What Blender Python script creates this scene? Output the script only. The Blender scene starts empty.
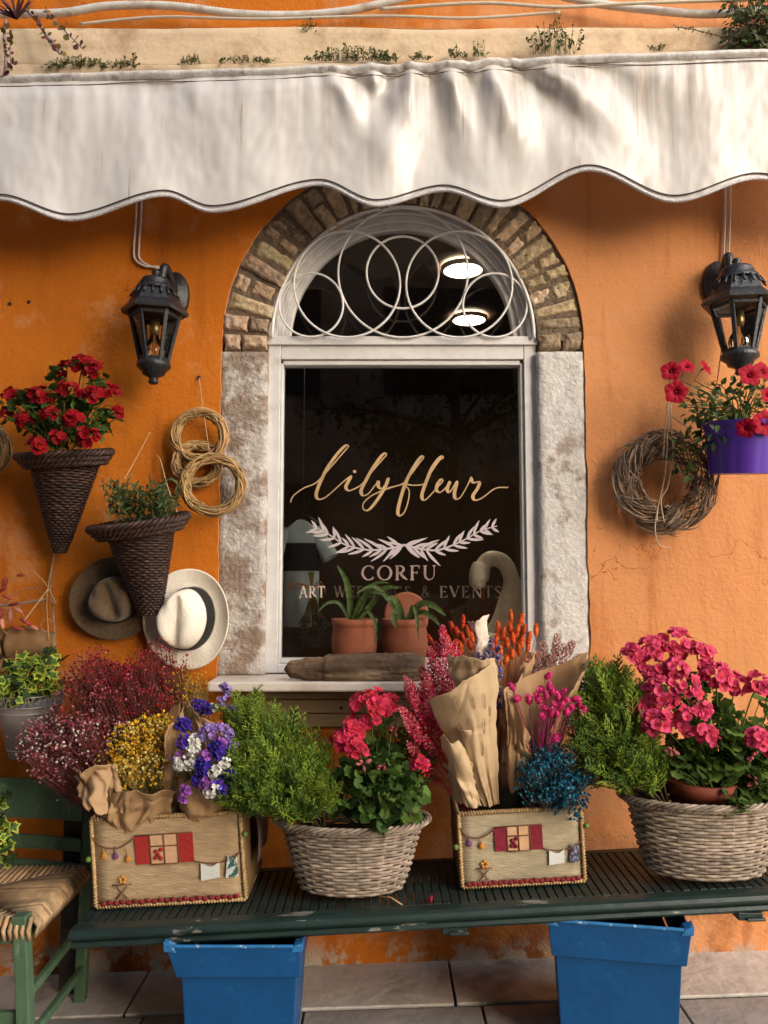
import bpy, math, random
from mathutils import Vector, Matrix, noise
V = Vector
PI = math.pi
rnd = random.Random(7)
sc = bpy.context.scene
COL = sc.collection

# ------------------------------------------------------------------ camera
FPX = 769.0
CAM = V((0.0, -2.65, 1.33))
PITCH = math.radians(4.5)
cd = bpy.data.cameras.new("camera")
cam = bpy.data.objects.new("camera", cd)
COL.objects.link(cam)
cam.location = CAM
cam.rotation_euler = (math.radians(90) + PITCH, 0, 0)
cd.sensor_width = 36.0
cd.lens = FPX / 1024.0 * 36.0
cd.clip_start = 0.05
cd.clip_end = 300
sc.camera = cam

# ------------------------------------------------------------------ light
SUN_AZ, SUN_EL = 35.0, 20.0          # degrees to the right of the facade's normal, above the horizon
w = bpy.data.worlds.new("World")
sc.world = w
w.use_nodes = True
nt = w.node_tree
sky = nt.nodes.new('ShaderNodeTexSky')
sky.sky_type = 'NISHITA'
sky.sun_disc = False
sky.sun_elevation = math.radians(SUN_EL)
sky.sun_rotation = math.radians(180 - SUN_AZ)
sky.dust_density = 3.0
bg = nt.nodes['Background']
bg.inputs['Strength'].default_value = 0.10
nt.links.new(sky.outputs[0], bg.inputs[0])
sl = bpy.data.lights.new("sun", 'SUN')
sl.energy = 2.6
sl.angle = math.radians(80)
sl.color = (1.0, 0.975, 0.94)
so = bpy.data.objects.new("sun", sl)
COL.objects.link(so)
_a, _e = math.radians(SUN_AZ), math.radians(SUN_EL)
SDIR = V((math.sin(_a) * math.cos(_e), -math.cos(_a) * math.cos(_e), math.sin(_e)))
so.rotation_euler = SDIR.to_track_quat('Z', 'Y').to_euler()
so.location = (5, -8, 9)
sc.view_settings.view_transform = 'Standard'
sc.view_settings.look = 'None'
sc.view_settings.gamma = 1.0
sc.view_settings.use_curve_mapping = False
sc.view_settings.exposure = 1.22

# ------------------------------------------------------------------ helpers
def W(px, py, Y=0.0):
    """world point on the plane Y metres in front of the facade, along a sight line"""
    u, v = (px - 384) / FPX, (512 - py) / FPX
    c, s = math.cos(PITCH), math.sin(PITCH)
    d = V((u, c - v * s, s + v * c))
    return CAM + d * ((2.65 - Y) / d.y)

def S(Y):
    """pixels per metre at Y metres in front of the facade"""
    return FPX / (2.65 - Y)

_g0, _g1 = W(500, 963, 0), W(768, 954, 0)
_b0, _b1 = W(68, 931, .55), W(768, 893, .55)
def gz(x):
    """height of the sloping street"""
    return _g0.z + (_g1.z - _g0.z) / (_g1.x - _g0.x) * (x - _g0.x)
BSL = (_b1.z - _b0.z) / (_b1.x - _b0.x)
def bz(x):
    """height of the bench top"""
    return _b0.z + BSL * (x - _b0.x)

LOC = {}

def tag(o, label=None, cat=None, group=None, kind=None):
    if label: o['label'] = label
    if cat: o['category'] = cat
    if group: o['group'] = group
    if kind: o['kind'] = kind
    return o

def thing(name, label, cat, loc, group=None):
    o = bpy.data.objects.new(name, None)
    o.empty_display_size = 0.05
    COL.objects.link(o)
    o.location = loc
    LOC[o.name] = V(loc)
    return tag(o, label, cat, group)

class MB:
    def __init__(s):
        s.v = []; s.f = []; s.m = []; s.xf = None
    def add(s, vs, fs, mi=0):
        o = len(s.v)
        if s.xf is not None:
            vs = [s.xf @ V(p) for p in vs]
        s.v.extend(tuple(p) for p in vs)
        s.f.extend([tuple(i + o for i in f) for f in fs])
        s.m.extend([mi] * len(fs))
    def box(s, a, b, mi=0):
        x0, y0, z0 = (min(a[i], b[i]) for i in range(3)); x1, y1, z1 = (max(a[i], b[i]) for i in range(3))
        s.add([(x0,y0,z0),(x1,y0,z0),(x1,y1,z0),(x0,y1,z0),(x0,y0,z1),(x1,y0,z1),(x1,y1,z1),(x0,y1,z1)],
              [(0,3,2,1),(4,5,6,7),(0,1,5,4),(1,2,6,5),(2,3,7,6),(3,0,4,7)], mi)
    def hexa(s, p, mi=0):
        """eight points: bottom ring of four, top ring of four"""
        s.add(p, [(0,3,2,1),(4,5,6,7),(0,1,5,4),(1,2,6,5),(2,3,7,6),(3,0,4,7)], mi)
    def beam(s, p, q, wx, wy, up=(0, -1, 0), mi=0, w2=None):
        p, q = V(p), V(q); d = (q - p).normalized()
        a = d.cross(V(up)).normalized(); b = a.cross(d).normalized()
        k = w2 or 1.0
        r = []
        for c, f in ((p, 1.0), (q, k)):
            for sx, sy in ((-1,-1),(1,-1),(1,1),(-1,1)):
                r.append(c + a * (sx * wx * f / 2) + b * (sy * wy * f / 2))
        s.hexa(r, mi)
    def tube(s, pts, r, n=6, mi=0, closed=False, cap=True):
        pts = [V(p) for p in pts]; N = len(pts)
        rr = r if isinstance(r, (list, tuple)) else [r] * N
        T = []
        for i in range(N):
            a = pts[(i - 1) % N] if (closed or i > 0) else pts[i]
            b = pts[(i + 1) % N] if (closed or i < N - 1) else pts[i]
            t = b - a
            T.append(t.normalized() if t.length > 1e-9 else V((0, 0, 1)))
        ref = V((0, 0, 1)) if abs(T[0].z) < .9 else V((1, 0, 0))
        u = T[0].cross(ref).normalized()
        vs = []
        for i in range(N):
            u = u - T[i] * u.dot(T[i])
            u = u.normalized() if u.length > 1e-6 else T[i].orthogonal().normalized()
            b = T[i].cross(u)
            for k in range(n):
                an = 2 * PI * k / n
                vs.append(pts[i] + (u * math.cos(an) + b * math.sin(an)) * rr[i])
        fs = []
        for i in range(N if closed else N - 1):
            j = (i + 1) % N
            for k in range(n):
                l = (k + 1) % n
                fs.append((i * n + k, i * n + l, j * n + l, j * n + k))
        if cap and not closed:
            fs.append(tuple(range(n - 1, -1, -1)))
            fs.append(tuple((N - 1) * n + k for k in range(n)))
        s.add(vs, fs, mi)
    def grid(s, nu, nv, fn, mi=0, wrap=False):
        vs = [fn(i / nu, j / nv) for j in range(nv + 1) for i in range(nu + (0 if wrap else 1))]
        w_ = nu if wrap else nu + 1
        fs = []
        for j in range(nv):
            for i in range(nu):
                k = (i + 1) % w_ if wrap else i + 1
                fs.append((j * w_ + i, j * w_ + k, (j + 1) * w_ + k, (j + 1) * w_ + i))
        s.add(vs, fs, mi)
    def lathe(s, prof, seg=32, c=(0, 0, 0), mi=0, sq=1.0, cap=False, rot=0.0):
        c = V(c); vs = []
        for r, z in prof:
            for k in range(seg):
                a = 2 * PI * k / seg + rot
                vs.append(c + V((r * math.cos(a), r * math.sin(a) * sq, z)))
        fs = []
        for j in range(len(prof) - 1):
            for k in range(seg):
                l = (k + 1) % seg
                fs.append((j * seg + k, j * seg + l, (j + 1) * seg + l, (j + 1) * seg + k))
        if cap:
            fs.append(tuple(range(seg - 1, -1, -1)))
            fs.append(tuple((len(prof) - 1) * seg + k for k in range(seg)))
        s.add(vs, fs, mi)
    def ball(s, c, r, mi=0, la=6, lo=8, axis=None):
        """ellipsoid, r = radius or three radii; axis turns its z"""
        c = V(c); r = (r, r, r) if not isinstance(r, (tuple, list)) else r
        R = V(axis).to_track_quat('Z', 'Y').to_matrix() if axis is not None else None
        vs = []
        for j in range(1, la):
            t = PI * j / la
            for k in range(lo):
                a = 2 * PI * k / lo
                p = V((r[0] * math.sin(t) * math.cos(a), r[1] * math.sin(t) * math.sin(a), r[2] * math.cos(t)))
                vs.append(c + (R @ p if R else p))
        top = V((0, 0, r[2])); n = len(vs)
        vs += [c + (R @ top if R else top), c - (R @ top if R else top)]
        fs = []
        for j in range(la - 2):
            for k in range(lo):
                l = (k + 1) % lo
                fs.append((j * lo + k, (j + 1) * lo + k, (j + 1) * lo + l, j * lo + l))
        for k in range(lo):
            l = (k + 1) % lo
            fs.append((n, k, l)); fs.append((n + 1, (la - 2) * lo + l, (la - 2) * lo + k))
        s.add(vs, fs, mi)
    def leaf(s, p, d, n, L, Wd, curl=0.2, mi=0):
        p, d, n = V(p), V(d).normalized(), V(n)
        sd = d.cross(n)
        sd = sd.normalized() if sd.length > 1e-5 else d.orthogonal().normalized()
        n = sd.cross(d).normalized()
        c = [p + d * (L * t) - n * (curl * L * t * t) for t in (0, .33, .68, 1)]
        l1 = c[1] - sd * Wd * .5 + n * Wd * .14; r1 = c[1] + sd * Wd * .5 + n * Wd * .14
        l2 = c[2] - sd * Wd * .38 + n * Wd * .1; r2 = c[2] + sd * Wd * .38 + n * Wd * .1
        s.add(c + [l1, l2, r1, r2], [(0,6,1),(0,1,4),(1,6,7,2),(1,2,5,4),(2,7,3),(2,3,5)], mi)
    def fan(s, p, d, n, R, prof, cup=0.15, mi=0, wob=0.1, rg=rnd):
        """a flat leaf or petal: prof = [(angle from d, radius)]; hub at p"""
        p, d, n = V(p), V(d).normalized(), V(n)
        sd = d.cross(n)
        sd = sd.normalized() if sd.length > 1e-5 else d.orthogonal().normalized()
        n = sd.cross(d).normalized()
        vs = [p]
        for a, r in prof:
            q = p + (d * math.cos(a) + sd * math.sin(a)) * (R * r) + n * (cup * R * r * r + rg.uniform(-wob, wob) * R)
            vs.append(q)
        s.add(vs, [(0, i + 1, i) for i in range(1, len(prof))], mi)
    def build(s, name, mats, parent=None, smooth=True, loc=None, bevel=0, solid=0):
        if not isinstance(mats, (list, tuple)): mats = [mats]
        if parent is not None:
            o0 = LOC[parent.name]
        else:
            o0 = V(loc) if loc is not None else V((0, 0, 0))
        me = bpy.data.meshes.new(name)
        me.from_pydata([(x - o0.x, y - o0.y, z - o0.z) for x, y, z in s.v], [], s.f)
        for m in mats: me.materials.append(m)
        if len(mats) > 1: me.polygons.foreach_set('material_index', s.m)
        if smooth: me.polygons.foreach_set('use_smooth', [True] * len(s.f))
        me.update()
        o = bpy.data.objects.new(name, me)
        COL.objects.link(o)
        if parent is not None: o.parent = parent
        else: o.location = o0
        LOC[o.name] = o0
        if solid:
            md = o.modifiers.new('solid', 'SOLIDIFY'); md.thickness = solid; md.offset = 0
        if bevel:
            md = o.modifiers.new('bevel', 'BEVEL'); md.width = bevel; md.segments = 2; md.limit_method = 'ANGLE'
        return o

def nz(p, s=1.0):
    return noise.noise(V(p) * s)

def catmull(pts, k=8, closed=False):
    P = [V(p) if len(p) == 3 else V((p[0], p[1], 0)) for p in pts]; n = len(P); out = []
    rng = range(n) if closed else range(n - 1)
    for i in rng:
        a = P[(i - 1) % n] if closed or i > 0 else P[i]
        b = P[i]; c = P[(i + 1) % n]
        d = P[(i + 2) % n] if closed or i + 2 < n else c
        for j in range(k):
            t = j / k
            out.append(0.5 * (2 * b + (c - a) * t + (2 * a - 5 * b + 4 * c - d) * t * t + (3 * b - 3 * c + d - a) * t ** 3))
    if not closed: out.append(P[-1])
    return out

def rdir(rg, zmin=-1.0):
    while True:
        v = V((rg.uniform(-1, 1), rg.uniform(-1, 1), rg.uniform(-1, 1)))
        if .05 < v.length < 1:
            v.normalize()
            if v.z >= zmin: return v

# ------------------------------------------------------------------ materials
def rgb(h):
    """#rrggbb display colour to a linear triple"""
    h = h.lstrip('#'); o = []
    for i in (0, 2, 4):
        c = int(h[i:i + 2], 16) / 255
        o.append(c / 12.92 if c <= .04045 else ((c + .055) / 1.055) ** 2.4)
    return tuple(o)

def M(name, col, rough=.6, var=.2, scale=25., island=0., hue=0., bump=0., bscale=90., metal=0., spec=.4,
      trans=0., col2=None, c2scale=8., c2lo=.5, c2hi=.65, stretch=None, coat=0., sheen=0.):
    if isinstance(col, str): col = rgb(col)
    m = bpy.data.materials.new(name); m.use_nodes = True
    t = m.node_tree; N = t.nodes; L = t.links
    b = N['Principled BSDF']
    tc = N.new('ShaderNodeTexCoord'); src = tc.outputs['Object']
    if stretch:
        mp = N.new('ShaderNodeMapping'); mp.inputs['Scale'].default_value = stretch
        L.new(src, mp.inputs[0]); src = mp.outputs[0]
    n1 = N.new('ShaderNodeTexNoise'); n1.inputs['Scale'].default_value = scale; n1.inputs['Detail'].default_value = 5
    L.new(src, n1.inputs['Vector'])
    mr = N.new('ShaderNodeMapRange')
    mr.inputs['From Min'].default_value = .28; mr.inputs['From Max'].default_value = .72
    mr.inputs['To Min'].default_value = 1 - var; mr.inputs['To Max'].default_value = 1 + var
    L.new(n1.outputs['Fac'], mr.inputs['Value'])
    val = mr.outputs[0]
    hs = N.new('ShaderNodeHueSaturation')
    if col2 is not None:
        if isinstance(col2, str): col2 = rgb(col2)
        n2 = N.new('ShaderNodeTexNoise'); n2.inputs['Scale'].default_value = c2scale; n2.inputs['Detail'].default_value = 8
        n2.inputs['Roughness'].default_value = .65
        L.new(src, n2.inputs['Vector'])
        r2 = N.new('ShaderNodeMapRange'); r2.inputs['From Min'].default_value = c2lo; r2.inputs['From Max'].default_value = c2hi
        L.new(n2.outputs['Fac'], r2.inputs['Value'])
        mx = N.new('ShaderNodeMix'); mx.data_type = 'RGBA'
        mx.inputs[6].default_value = (*col, 1); mx.inputs[7].default_value = (*col2, 1)
        L.new(r2.outputs[0], mx.inputs[0]); L.new(mx.outputs[2], hs.inputs['Color'])
    else:
        hs.inputs['Color'].default_value = (*col, 1)
    if island or hue:
        g = N.new('ShaderNodeNewGeometry')
        mi = N.new('ShaderNodeMapRange'); mi.inputs['To Min'].default_value = 1 - island; mi.inputs['To Max'].default_value = 1 + island
        L.new(g.outputs['Random Per Island'], mi.inputs['Value'])
        mu = N.new('ShaderNodeMath'); mu.operation = 'MULTIPLY'
        L.new(val, mu.inputs[0]); L.new(mi.outputs[0], mu.inputs[1]); val = mu.outputs[0]
        if hue:
            wn = N.new('ShaderNodeTexWhiteNoise'); wn.noise_dimensions = '1D'
            L.new(g.outputs['Random Per Island'], wn.inputs['W'])
            mh = N.new('ShaderNodeMapRange'); mh.inputs['To Min'].default_value = .5 - hue; mh.inputs['To Max'].default_value = .5 + hue
            L.new(wn.outputs['Value'], mh.inputs['Value']); L.new(mh.outputs[0], hs.inputs['Hue'])
    L.new(val, hs.inputs['Value'])
    L.new(hs.outputs[0], b.inputs['Base Color'])
    b.inputs['Roughness'].default_value = rough
    b.inputs['Metallic'].default_value = metal
    b.inputs['Specular IOR Level'].default_value = spec
    b.inputs['Coat Weight'].default_value = coat
    if sheen: b.inputs['Sheen Weight'].default_value = sheen
    if bump:
        n3 = N.new('ShaderNodeTexNoise'); n3.inputs['Scale'].default_value = bscale; n3.inputs['Detail'].default_value = 6
        L.new(src, n3.inputs['Vector'])
        bp = N.new('ShaderNodeBump'); bp.inputs['Strength'].default_value = min(1, bump); bp.inputs['Distance'].default_value = .01 * max(1, bump)
        L.new(n3.outputs['Fac'], bp.inputs['Height']); L.new(bp.outputs[0], b.inputs['Normal'])
    if trans:
        tr = N.new('ShaderNodeBsdfTranslucent'); L.new(hs.outputs[0], tr.inputs['Color'])
        ms = N.new('ShaderNodeMixShader'); ms.inputs[0].default_value = trans
        L.new(b.outputs[0], ms.inputs[1]); L.new(tr.outputs[0], ms.inputs[2])
        L.new(ms.outputs[0], N['Material Output'].inputs['Surface'])
    return m

def glass_mat(name, tint=(1, 1, 1), refl=1.0, lo=.02):
    m = bpy.data.materials.new(name); m.use_nodes = True
    t = m.node_tree; N = t.nodes; L = t.links
    N.remove(N['Principled BSDF'])
    tr = N.new('ShaderNodeBsdfTransparent'); tr.inputs[0].default_value = (*tint, 1)
    gl = N.new('ShaderNodeBsdfGlossy'); gl.inputs['Roughness'].default_value = .0
    fr = N.new('ShaderNodeFresnel'); fr.inputs['IOR'].default_value = 1.5
    mu = N.new('ShaderNodeMath'); mu.operation = 'MULTIPLY_ADD'; mu.inputs[1].default_value = refl; mu.inputs[2].default_value = lo
    L.new(fr.outputs[0], mu.inputs[0])
    ms = N.new('ShaderNodeMixShader'); L.new(mu.outputs[0], ms.inputs[0]); L.new(tr.outputs[0], ms.inputs[1]); L.new(gl.outputs[0], ms.inputs[2])
    L.new(ms.outputs[0], N['Material Output'].inputs['Surface'])
    return m

def emit_mat(name, col, st):
    m = bpy.data.materials.new(name); m.use_nodes = True
    b = m.node_tree.nodes['Principled BSDF']
    b.inputs['Base Color'].default_value = (*col, 1)
    b.inputs['Emission Color'].default_value = (*col, 1); b.inputs['Emission Strength'].default_value = st
    return m

# ------------------------------------------------------------------ surfaces of the setting
def plaster_mat():
    m = M('orange_plaster', (.50, .142, .012), rough=.85, var=.10, scale=2.2, spec=.15)
    t = m.node_tree; N = t.nodes; L = t.links; b = N['Principled BSDF']
    tc = N.new('ShaderNodeTexCoord'); hs = [n for n in N if n.type == 'HUE_SAT'][0]
    def noise_(scale, detail=6, rough=.6, stretch=None):
        n = N.new('ShaderNodeTexNoise'); n.inputs['Scale'].default_value = scale; n.inputs['Detail'].default_value = detail; n.inputs['Roughness'].default_value = rough
        src = tc.outputs['Object']
        if stretch:
            mp = N.new('ShaderNodeMapping'); mp.inputs['Scale'].default_value = stretch; L.new(src, mp.inputs[0]); src = mp.outputs[0]
        L.new(src, n.inputs['Vector']); return n.outputs['Fac']
    def rng(v, lo, hi, a=0., b_=1.):
        r = N.new('ShaderNodeMapRange'); r.interpolation_type = 'SMOOTHSTEP'
        for k, x in (('From Min', lo), ('From Max', hi), ('To Min', a), ('To Max', b_)): r.inputs[k].default_value = x
        L.new(v, r.inputs['Value']); return r.outputs[0]
    def math_(op, x, y):
        n = N.new('ShaderNodeMath'); n.operation = op
        for k, v in ((0, x), (1, y)):
            if isinstance(v, (int, float)): n.inputs[k].default_value = v
            else: L.new(v, n.inputs[k])
        return n.outputs[0]
    def mix(fac, col_in, col):
        x = N.new('ShaderNodeMix'); x.data_type = 'RGBA'; x.inputs[7].default_value = (*col, 1); L.new(fac, x.inputs[0]); L.new(col_in, x.inputs[6]); return x.outputs[2]
    # brighter light on the right painted in as paler peach, plus random chalky patches
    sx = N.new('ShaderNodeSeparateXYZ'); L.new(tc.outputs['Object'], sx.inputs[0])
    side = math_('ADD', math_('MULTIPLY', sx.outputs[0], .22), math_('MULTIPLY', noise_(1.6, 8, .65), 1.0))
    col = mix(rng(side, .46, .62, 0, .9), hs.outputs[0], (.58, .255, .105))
    col = mix(rng(noise_(3.2, 8, .72), .52, .64, 0, .5), col, (.58, .28, .125))
    col = mix(rng(noise_(1.0, 6, .6, (10, 10, 1.1)), .52, .72, 0, .5), col, (.30, .068, .010))      # drips
    low = math_('MULTIPLY', rng(sx.outputs[2], .55, .0), rng(noise_(4, 8, .7), .40, .62))
    col = mix(low, col, (.20, .060, .018))                                                          # street dirt
    base = math_('MULTIPLY', rng(sx.outputs[2], .16, .03), rng(noise_(9, 8, .7), .48, .56))
    col = mix(base, col, (.40, .33, .26))                                                           # bare render at the foot
    # hairline cracks
    vo = N.new('ShaderNodeTexVoronoi'); vo.feature = 'DISTANCE_TO_EDGE'; vo.inputs['Scale'].default_value = 2.1
    wv = N.new('ShaderNodeVectorMath'); wv.operation = 'MULTIPLY_ADD'; wv.inputs[1].default_value = (.35, .35, .35)
    nn = N.new('ShaderNodeTexNoise'); nn.inputs['Scale'].default_value = 6; nn.inputs['Detail'].default_value = 5; L.new(tc.outputs['Object'], nn.inputs['Vector'])
    L.new(nn.outputs['Color'], wv.inputs[0]); L.new(tc.outputs['Object'], wv.inputs[2]); L.new(wv.outputs[0], vo.inputs['Vector'])
    crack = math_('MULTIPLY', rng(vo.outputs['Distance'], .006, .001), rng(noise_(1.9, 3), .54, .62))
    col = mix(math_('MULTIPLY', crack, .6), col, (.22, .06, .012))
    L.new(col, b.inputs['Base Color'])
    h = math_('ADD', math_('MULTIPLY', noise_(70, 4), math_('MULTIPLY', rng(noise_(2.2, 4), .35, .6, .25, 1.0), .8)), math_('MULTIPLY', noise_(6, 6), 2.4))
    h = math_('SUBTRACT', h, math_('MULTIPLY', crack, .5))
    bp = N.new('ShaderNodeBump'); bp.inputs['Strength'].default_value = .42; bp.inputs['Distance'].default_value = .011
    L.new(h, bp.inputs['Height']); L.new(bp.outputs[0], b.inputs['Normal'])
    return m

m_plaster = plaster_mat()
m_plaster_edge = M('plaster_edge', (.62, .27, .10), rough=.9, var=.25, scale=40, bump=.4)
m_cream = M('cream_render', (.66, .50, .33), rough=.85, var=.10, scale=6, bump=.25, bscale=60, col2=(.36, .24, .14), c2scale=6, c2lo=.48, c2hi=.68)
m_brick = M('old_brick', (.40, .295, .185), rough=.95, var=.4, scale=45, island=.38, hue=.018, bump=.9, bscale=70, spec=.15,
            col2=(.46, .38, .29), c2scale=14, c2lo=.50, c2hi=.72)
m_mortar = M('old_mortar', (.14, .10, .068), rough=.95, var=.4, scale=60, bump=.8)
m_stone = M('weathered_stone', (.47, .42, .38), rough=.9, var=.22, scale=45, bump=.8, bscale=80, spec=.2,
            col2=(.255, .19, .145), c2scale=6.5, c2lo=.46, c2hi=.54)
m_white = M('white_window_paint', (.62, .60, .585), rough=.45, var=.08, scale=20, col2=(.42, .37, .34), c2scale=9, c2lo=.56, c2hi=.78, bump=.12, bscale=120)
m_grille = M('white_iron_paint', (.70, .67, .65), rough=.4, var=.08)
m_marble = M('pale_marble', (.62, .54, .47), rough=.4, var=.08, scale=9, col2=(.42, .34, .28), c2scale=6, c2lo=.5, c2hi=.75)
m_tanpanel = M('tan_panel_paint', (.30, .20, .105), rough=.6, var=.12, scale=14, stretch=(1, 1, 8))
m_room = M('dark_shop_interior', (.075, .042, .028), rough=.7, var=.3, scale=3)
m_glass = glass_mat('window_glass', (.93, .93, .91), 2.0, .0)
m_gold = M('gold_vinyl', (.52, .34, .17), rough=.42, var=.22, scale=16, metal=.25, spec=.5)
m_silver = M('grey_vinyl', (.47, .40, .40), rough=.5, var=.06, scale=14)
m_dim = M('gold_vinyl_dark_reflection', (.062, .042, .030), rough=.35, var=.7, scale=22, metal=.3)  # gold letters mirroring the dark street, the reflection put into the colour
m_pale = M('gold_vinyl_bright_reflection', (.56, .44, .33), rough=.4, var=.2, scale=26)  # same gold painted paler where the letters catch the light
m_slab = M('stone_slab', (.55, .50, .44), rough=.8, var=.18, scale=9, island=.12, bump=.35, bscale=40, col2=(.20, .165, .135), c2scale=4, c2lo=.5, c2hi=.75)
m_pave = M('street_paving', (.31, .28, .255), rough=.8, var=.2, scale=10, island=.2, bump=.4, bscale=35)
m_road = M('street_ground', (.09, .078, .068), rough=.9, var=.25, scale=4, bump=.3)

# ------------------------------------------------------------------ ground
g = MB()
g.add([(-40, 3.5, gz(-40)), (40, 3.5, gz(40)), (40, -60, gz(40)), (-40, -60, gz(-40))], [(0, 3, 2, 1)])
tag(g.build('ground', m_road, smooth=False), kind='structure')

def slab(mb, x0, x1, y0, y1, h, rg):
    g_ = .004
    x0 += g_; x1 -= g_; y0 += g_; y1 -= g_
    t = [rg.uniform(-.002, .002) for _ in range(4)]
    mb.hexa([(x0, y0, gz(x0) + .001), (x1, y0, gz(x1) + .001), (x1, y1, gz(x1) + .001), (x0, y1, gz(x0) + .001),
             (x0, y0, gz(x0) + h + t[0]), (x1, y0, gz(x1) + h + t[1]), (x1, y1, gz(x1) + h + t[2]), (x0, y1, gz(x0) + h + t[3])])
rg = random.Random(3)
mb = MB(); x = -3.3
while x < 3.4:
    w_ = rg.uniform(.42, .62); slab(mb, x, x + w_, -.255, .01, .012, rg); x += w_
tag(mb.build('pavement', m_slab, smooth=False, bevel=.003), kind='structure')
mb = MB(); y = -.26
while y > -4.2:
    d_ = rg.uniform(.26, .36); x = -3.4 + rg.uniform(-.3, 0)
    while x < 3.4:
        w_ = rg.uniform(.36, .66); slab(mb, x, x + w_, y - d_, y, .010, rg); x += w_
    y -= d_
tag(mb.build('street_paving', m_pave, smooth=False, bevel=.003), kind='structure')

# ------------------------------------------------------------------ the shop front
AC = W(403, 340, 0); ACX, ACZ = AC.x, AC.z
RO, RI = W(403 + 181, 340).x - ACX, W(403 + 134, 340).x - ACX
KZ = (W(403, 206, 0).z - ACZ) / RI          # the arch is a touch higher than round
XL, XR = ACX - RO, ACX + RO
ZS = W(400, 692, .15).z           # underside of the sill
ZTOP = W(400, 40, .1).z
shop = thing('shop_building', 'orange plastered shop front with an arched brick framed window and cream cornice', 'building', (ACX, 0, 0))

rg = random.Random(11)
mb = MB()
X0, X1, ZB, ZT = -4.2, 4.2, -.3, ZTOP + .1
outl = []                       # outline of the opening, clockwise from bottom left
n_ = 26
for i in range(n_): outl.append((XL + rg.uniform(-.004, .004), ZS + (ACZ - ZS) * i / n_))
for i in range(61):
    a = PI - PI * i / 60
    rr = RO + .010 * nz((i * .45, 3, 1)) * math.sin(a)
    outl.append((ACX + rr * math.cos(a), ACZ + rr * KZ * math.sin(a)))
for i in range(n_ + 1): outl.append((XR + rg.uniform(-.004, .004), ACZ - (ACZ - ZS) * i / n_))
# left and right fields, field under and over the opening
for i in range(len(outl) - 1):
    (xa, za), (xb, zb_) = outl[i], outl[i + 1]
    if i < n_:
        mb.add([(X0, 0, za), (xa, 0, za), (xb, 0, zb_), (X0, 0, zb_)], [(0, 1, 2, 3)])
    elif i >= n_ + 60:
        mb.add([(X1, 0, za), (xa, 0, za), (xb, 0, zb_), (X1, 0, zb_)], [(3, 2, 1, 0)][::-1] and [(0, 3, 2, 1)])
    else:
        mb.add([(xa, 0, za), (xb, 0, zb_), (xb, 0, ZT), (xa, 0, ZT)], [(0, 1, 2, 3)])
    mb.add([(xa, 0, za), (xb, 0, zb_), (xb, .03, zb_), (xa, .03, za)], [(0, 3, 2, 1)], 1)
xl0, xr0 = outl[n_][0], outl[n_ + 60][0]
mb.add([(X0, 0, outl[n_][1]), (xl0, 0, outl[n_][1]), (xl0, 0, ZT), (X0, 0, ZT)], [(0, 1, 2, 3)])
mb.add([(xr0, 0, ACZ), (X1, 0, ACZ), (X1, 0, ZT), (xr0, 0, ZT)], [(0, 1, 2, 3)])
mb.add([(X0, 0, ZB), (X1, 0, ZB), (X1, 0, ZS), (X0, 0, ZS)], [(0, 1, 2, 3)])
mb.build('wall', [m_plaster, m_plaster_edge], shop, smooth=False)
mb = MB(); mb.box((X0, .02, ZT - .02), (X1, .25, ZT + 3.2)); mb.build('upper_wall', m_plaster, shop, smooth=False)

# cornice: two steps
mb = MB()
zc0, zc1, zc2 = W(400, 98, .15).z, W(400, 62, .15).z, W(400, 26, .11).z
def cor(Y, za, zb_, sd):
    def fn(u, v):
        x = X0 + (X1 - X0) * u
        r = .006 * nz((x * 3, sd, v * 4)) + .004 * nz((x * 11, sd, v * 9))
        e = .012 * max(0, abs(v - .5) * 2 - .82) / .18
        return (x, -Y + r + e, za + (zb_ - za) * v + .006 * nz((x * 2, sd + 5, v)))
    mb.grid(220, 10, fn)
    mb.grid(220, 2, lambda u, v: V((X0 + (X1 - X0) * u, -Y + .012 + (Y) * v, zb_ + .006 * nz(((X0 + (X1 - X0) * u) * 2, sd + 5, 1)) * (1 - v))))
    mb.grid(220, 1, lambda u, v: V((X0 + (X1 - X0) * u, -.0 - (Y - .012) * v, za + .006 * nz(((X0 + (X1 - X0) * u) * 2, sd + 5, 0)) * v)))
cor(.15, zc0, zc1, 1.3); cor(.112, zc1 + .001, zc2, 4.1)
mb.build('cornice', m_cream, shop)

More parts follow.
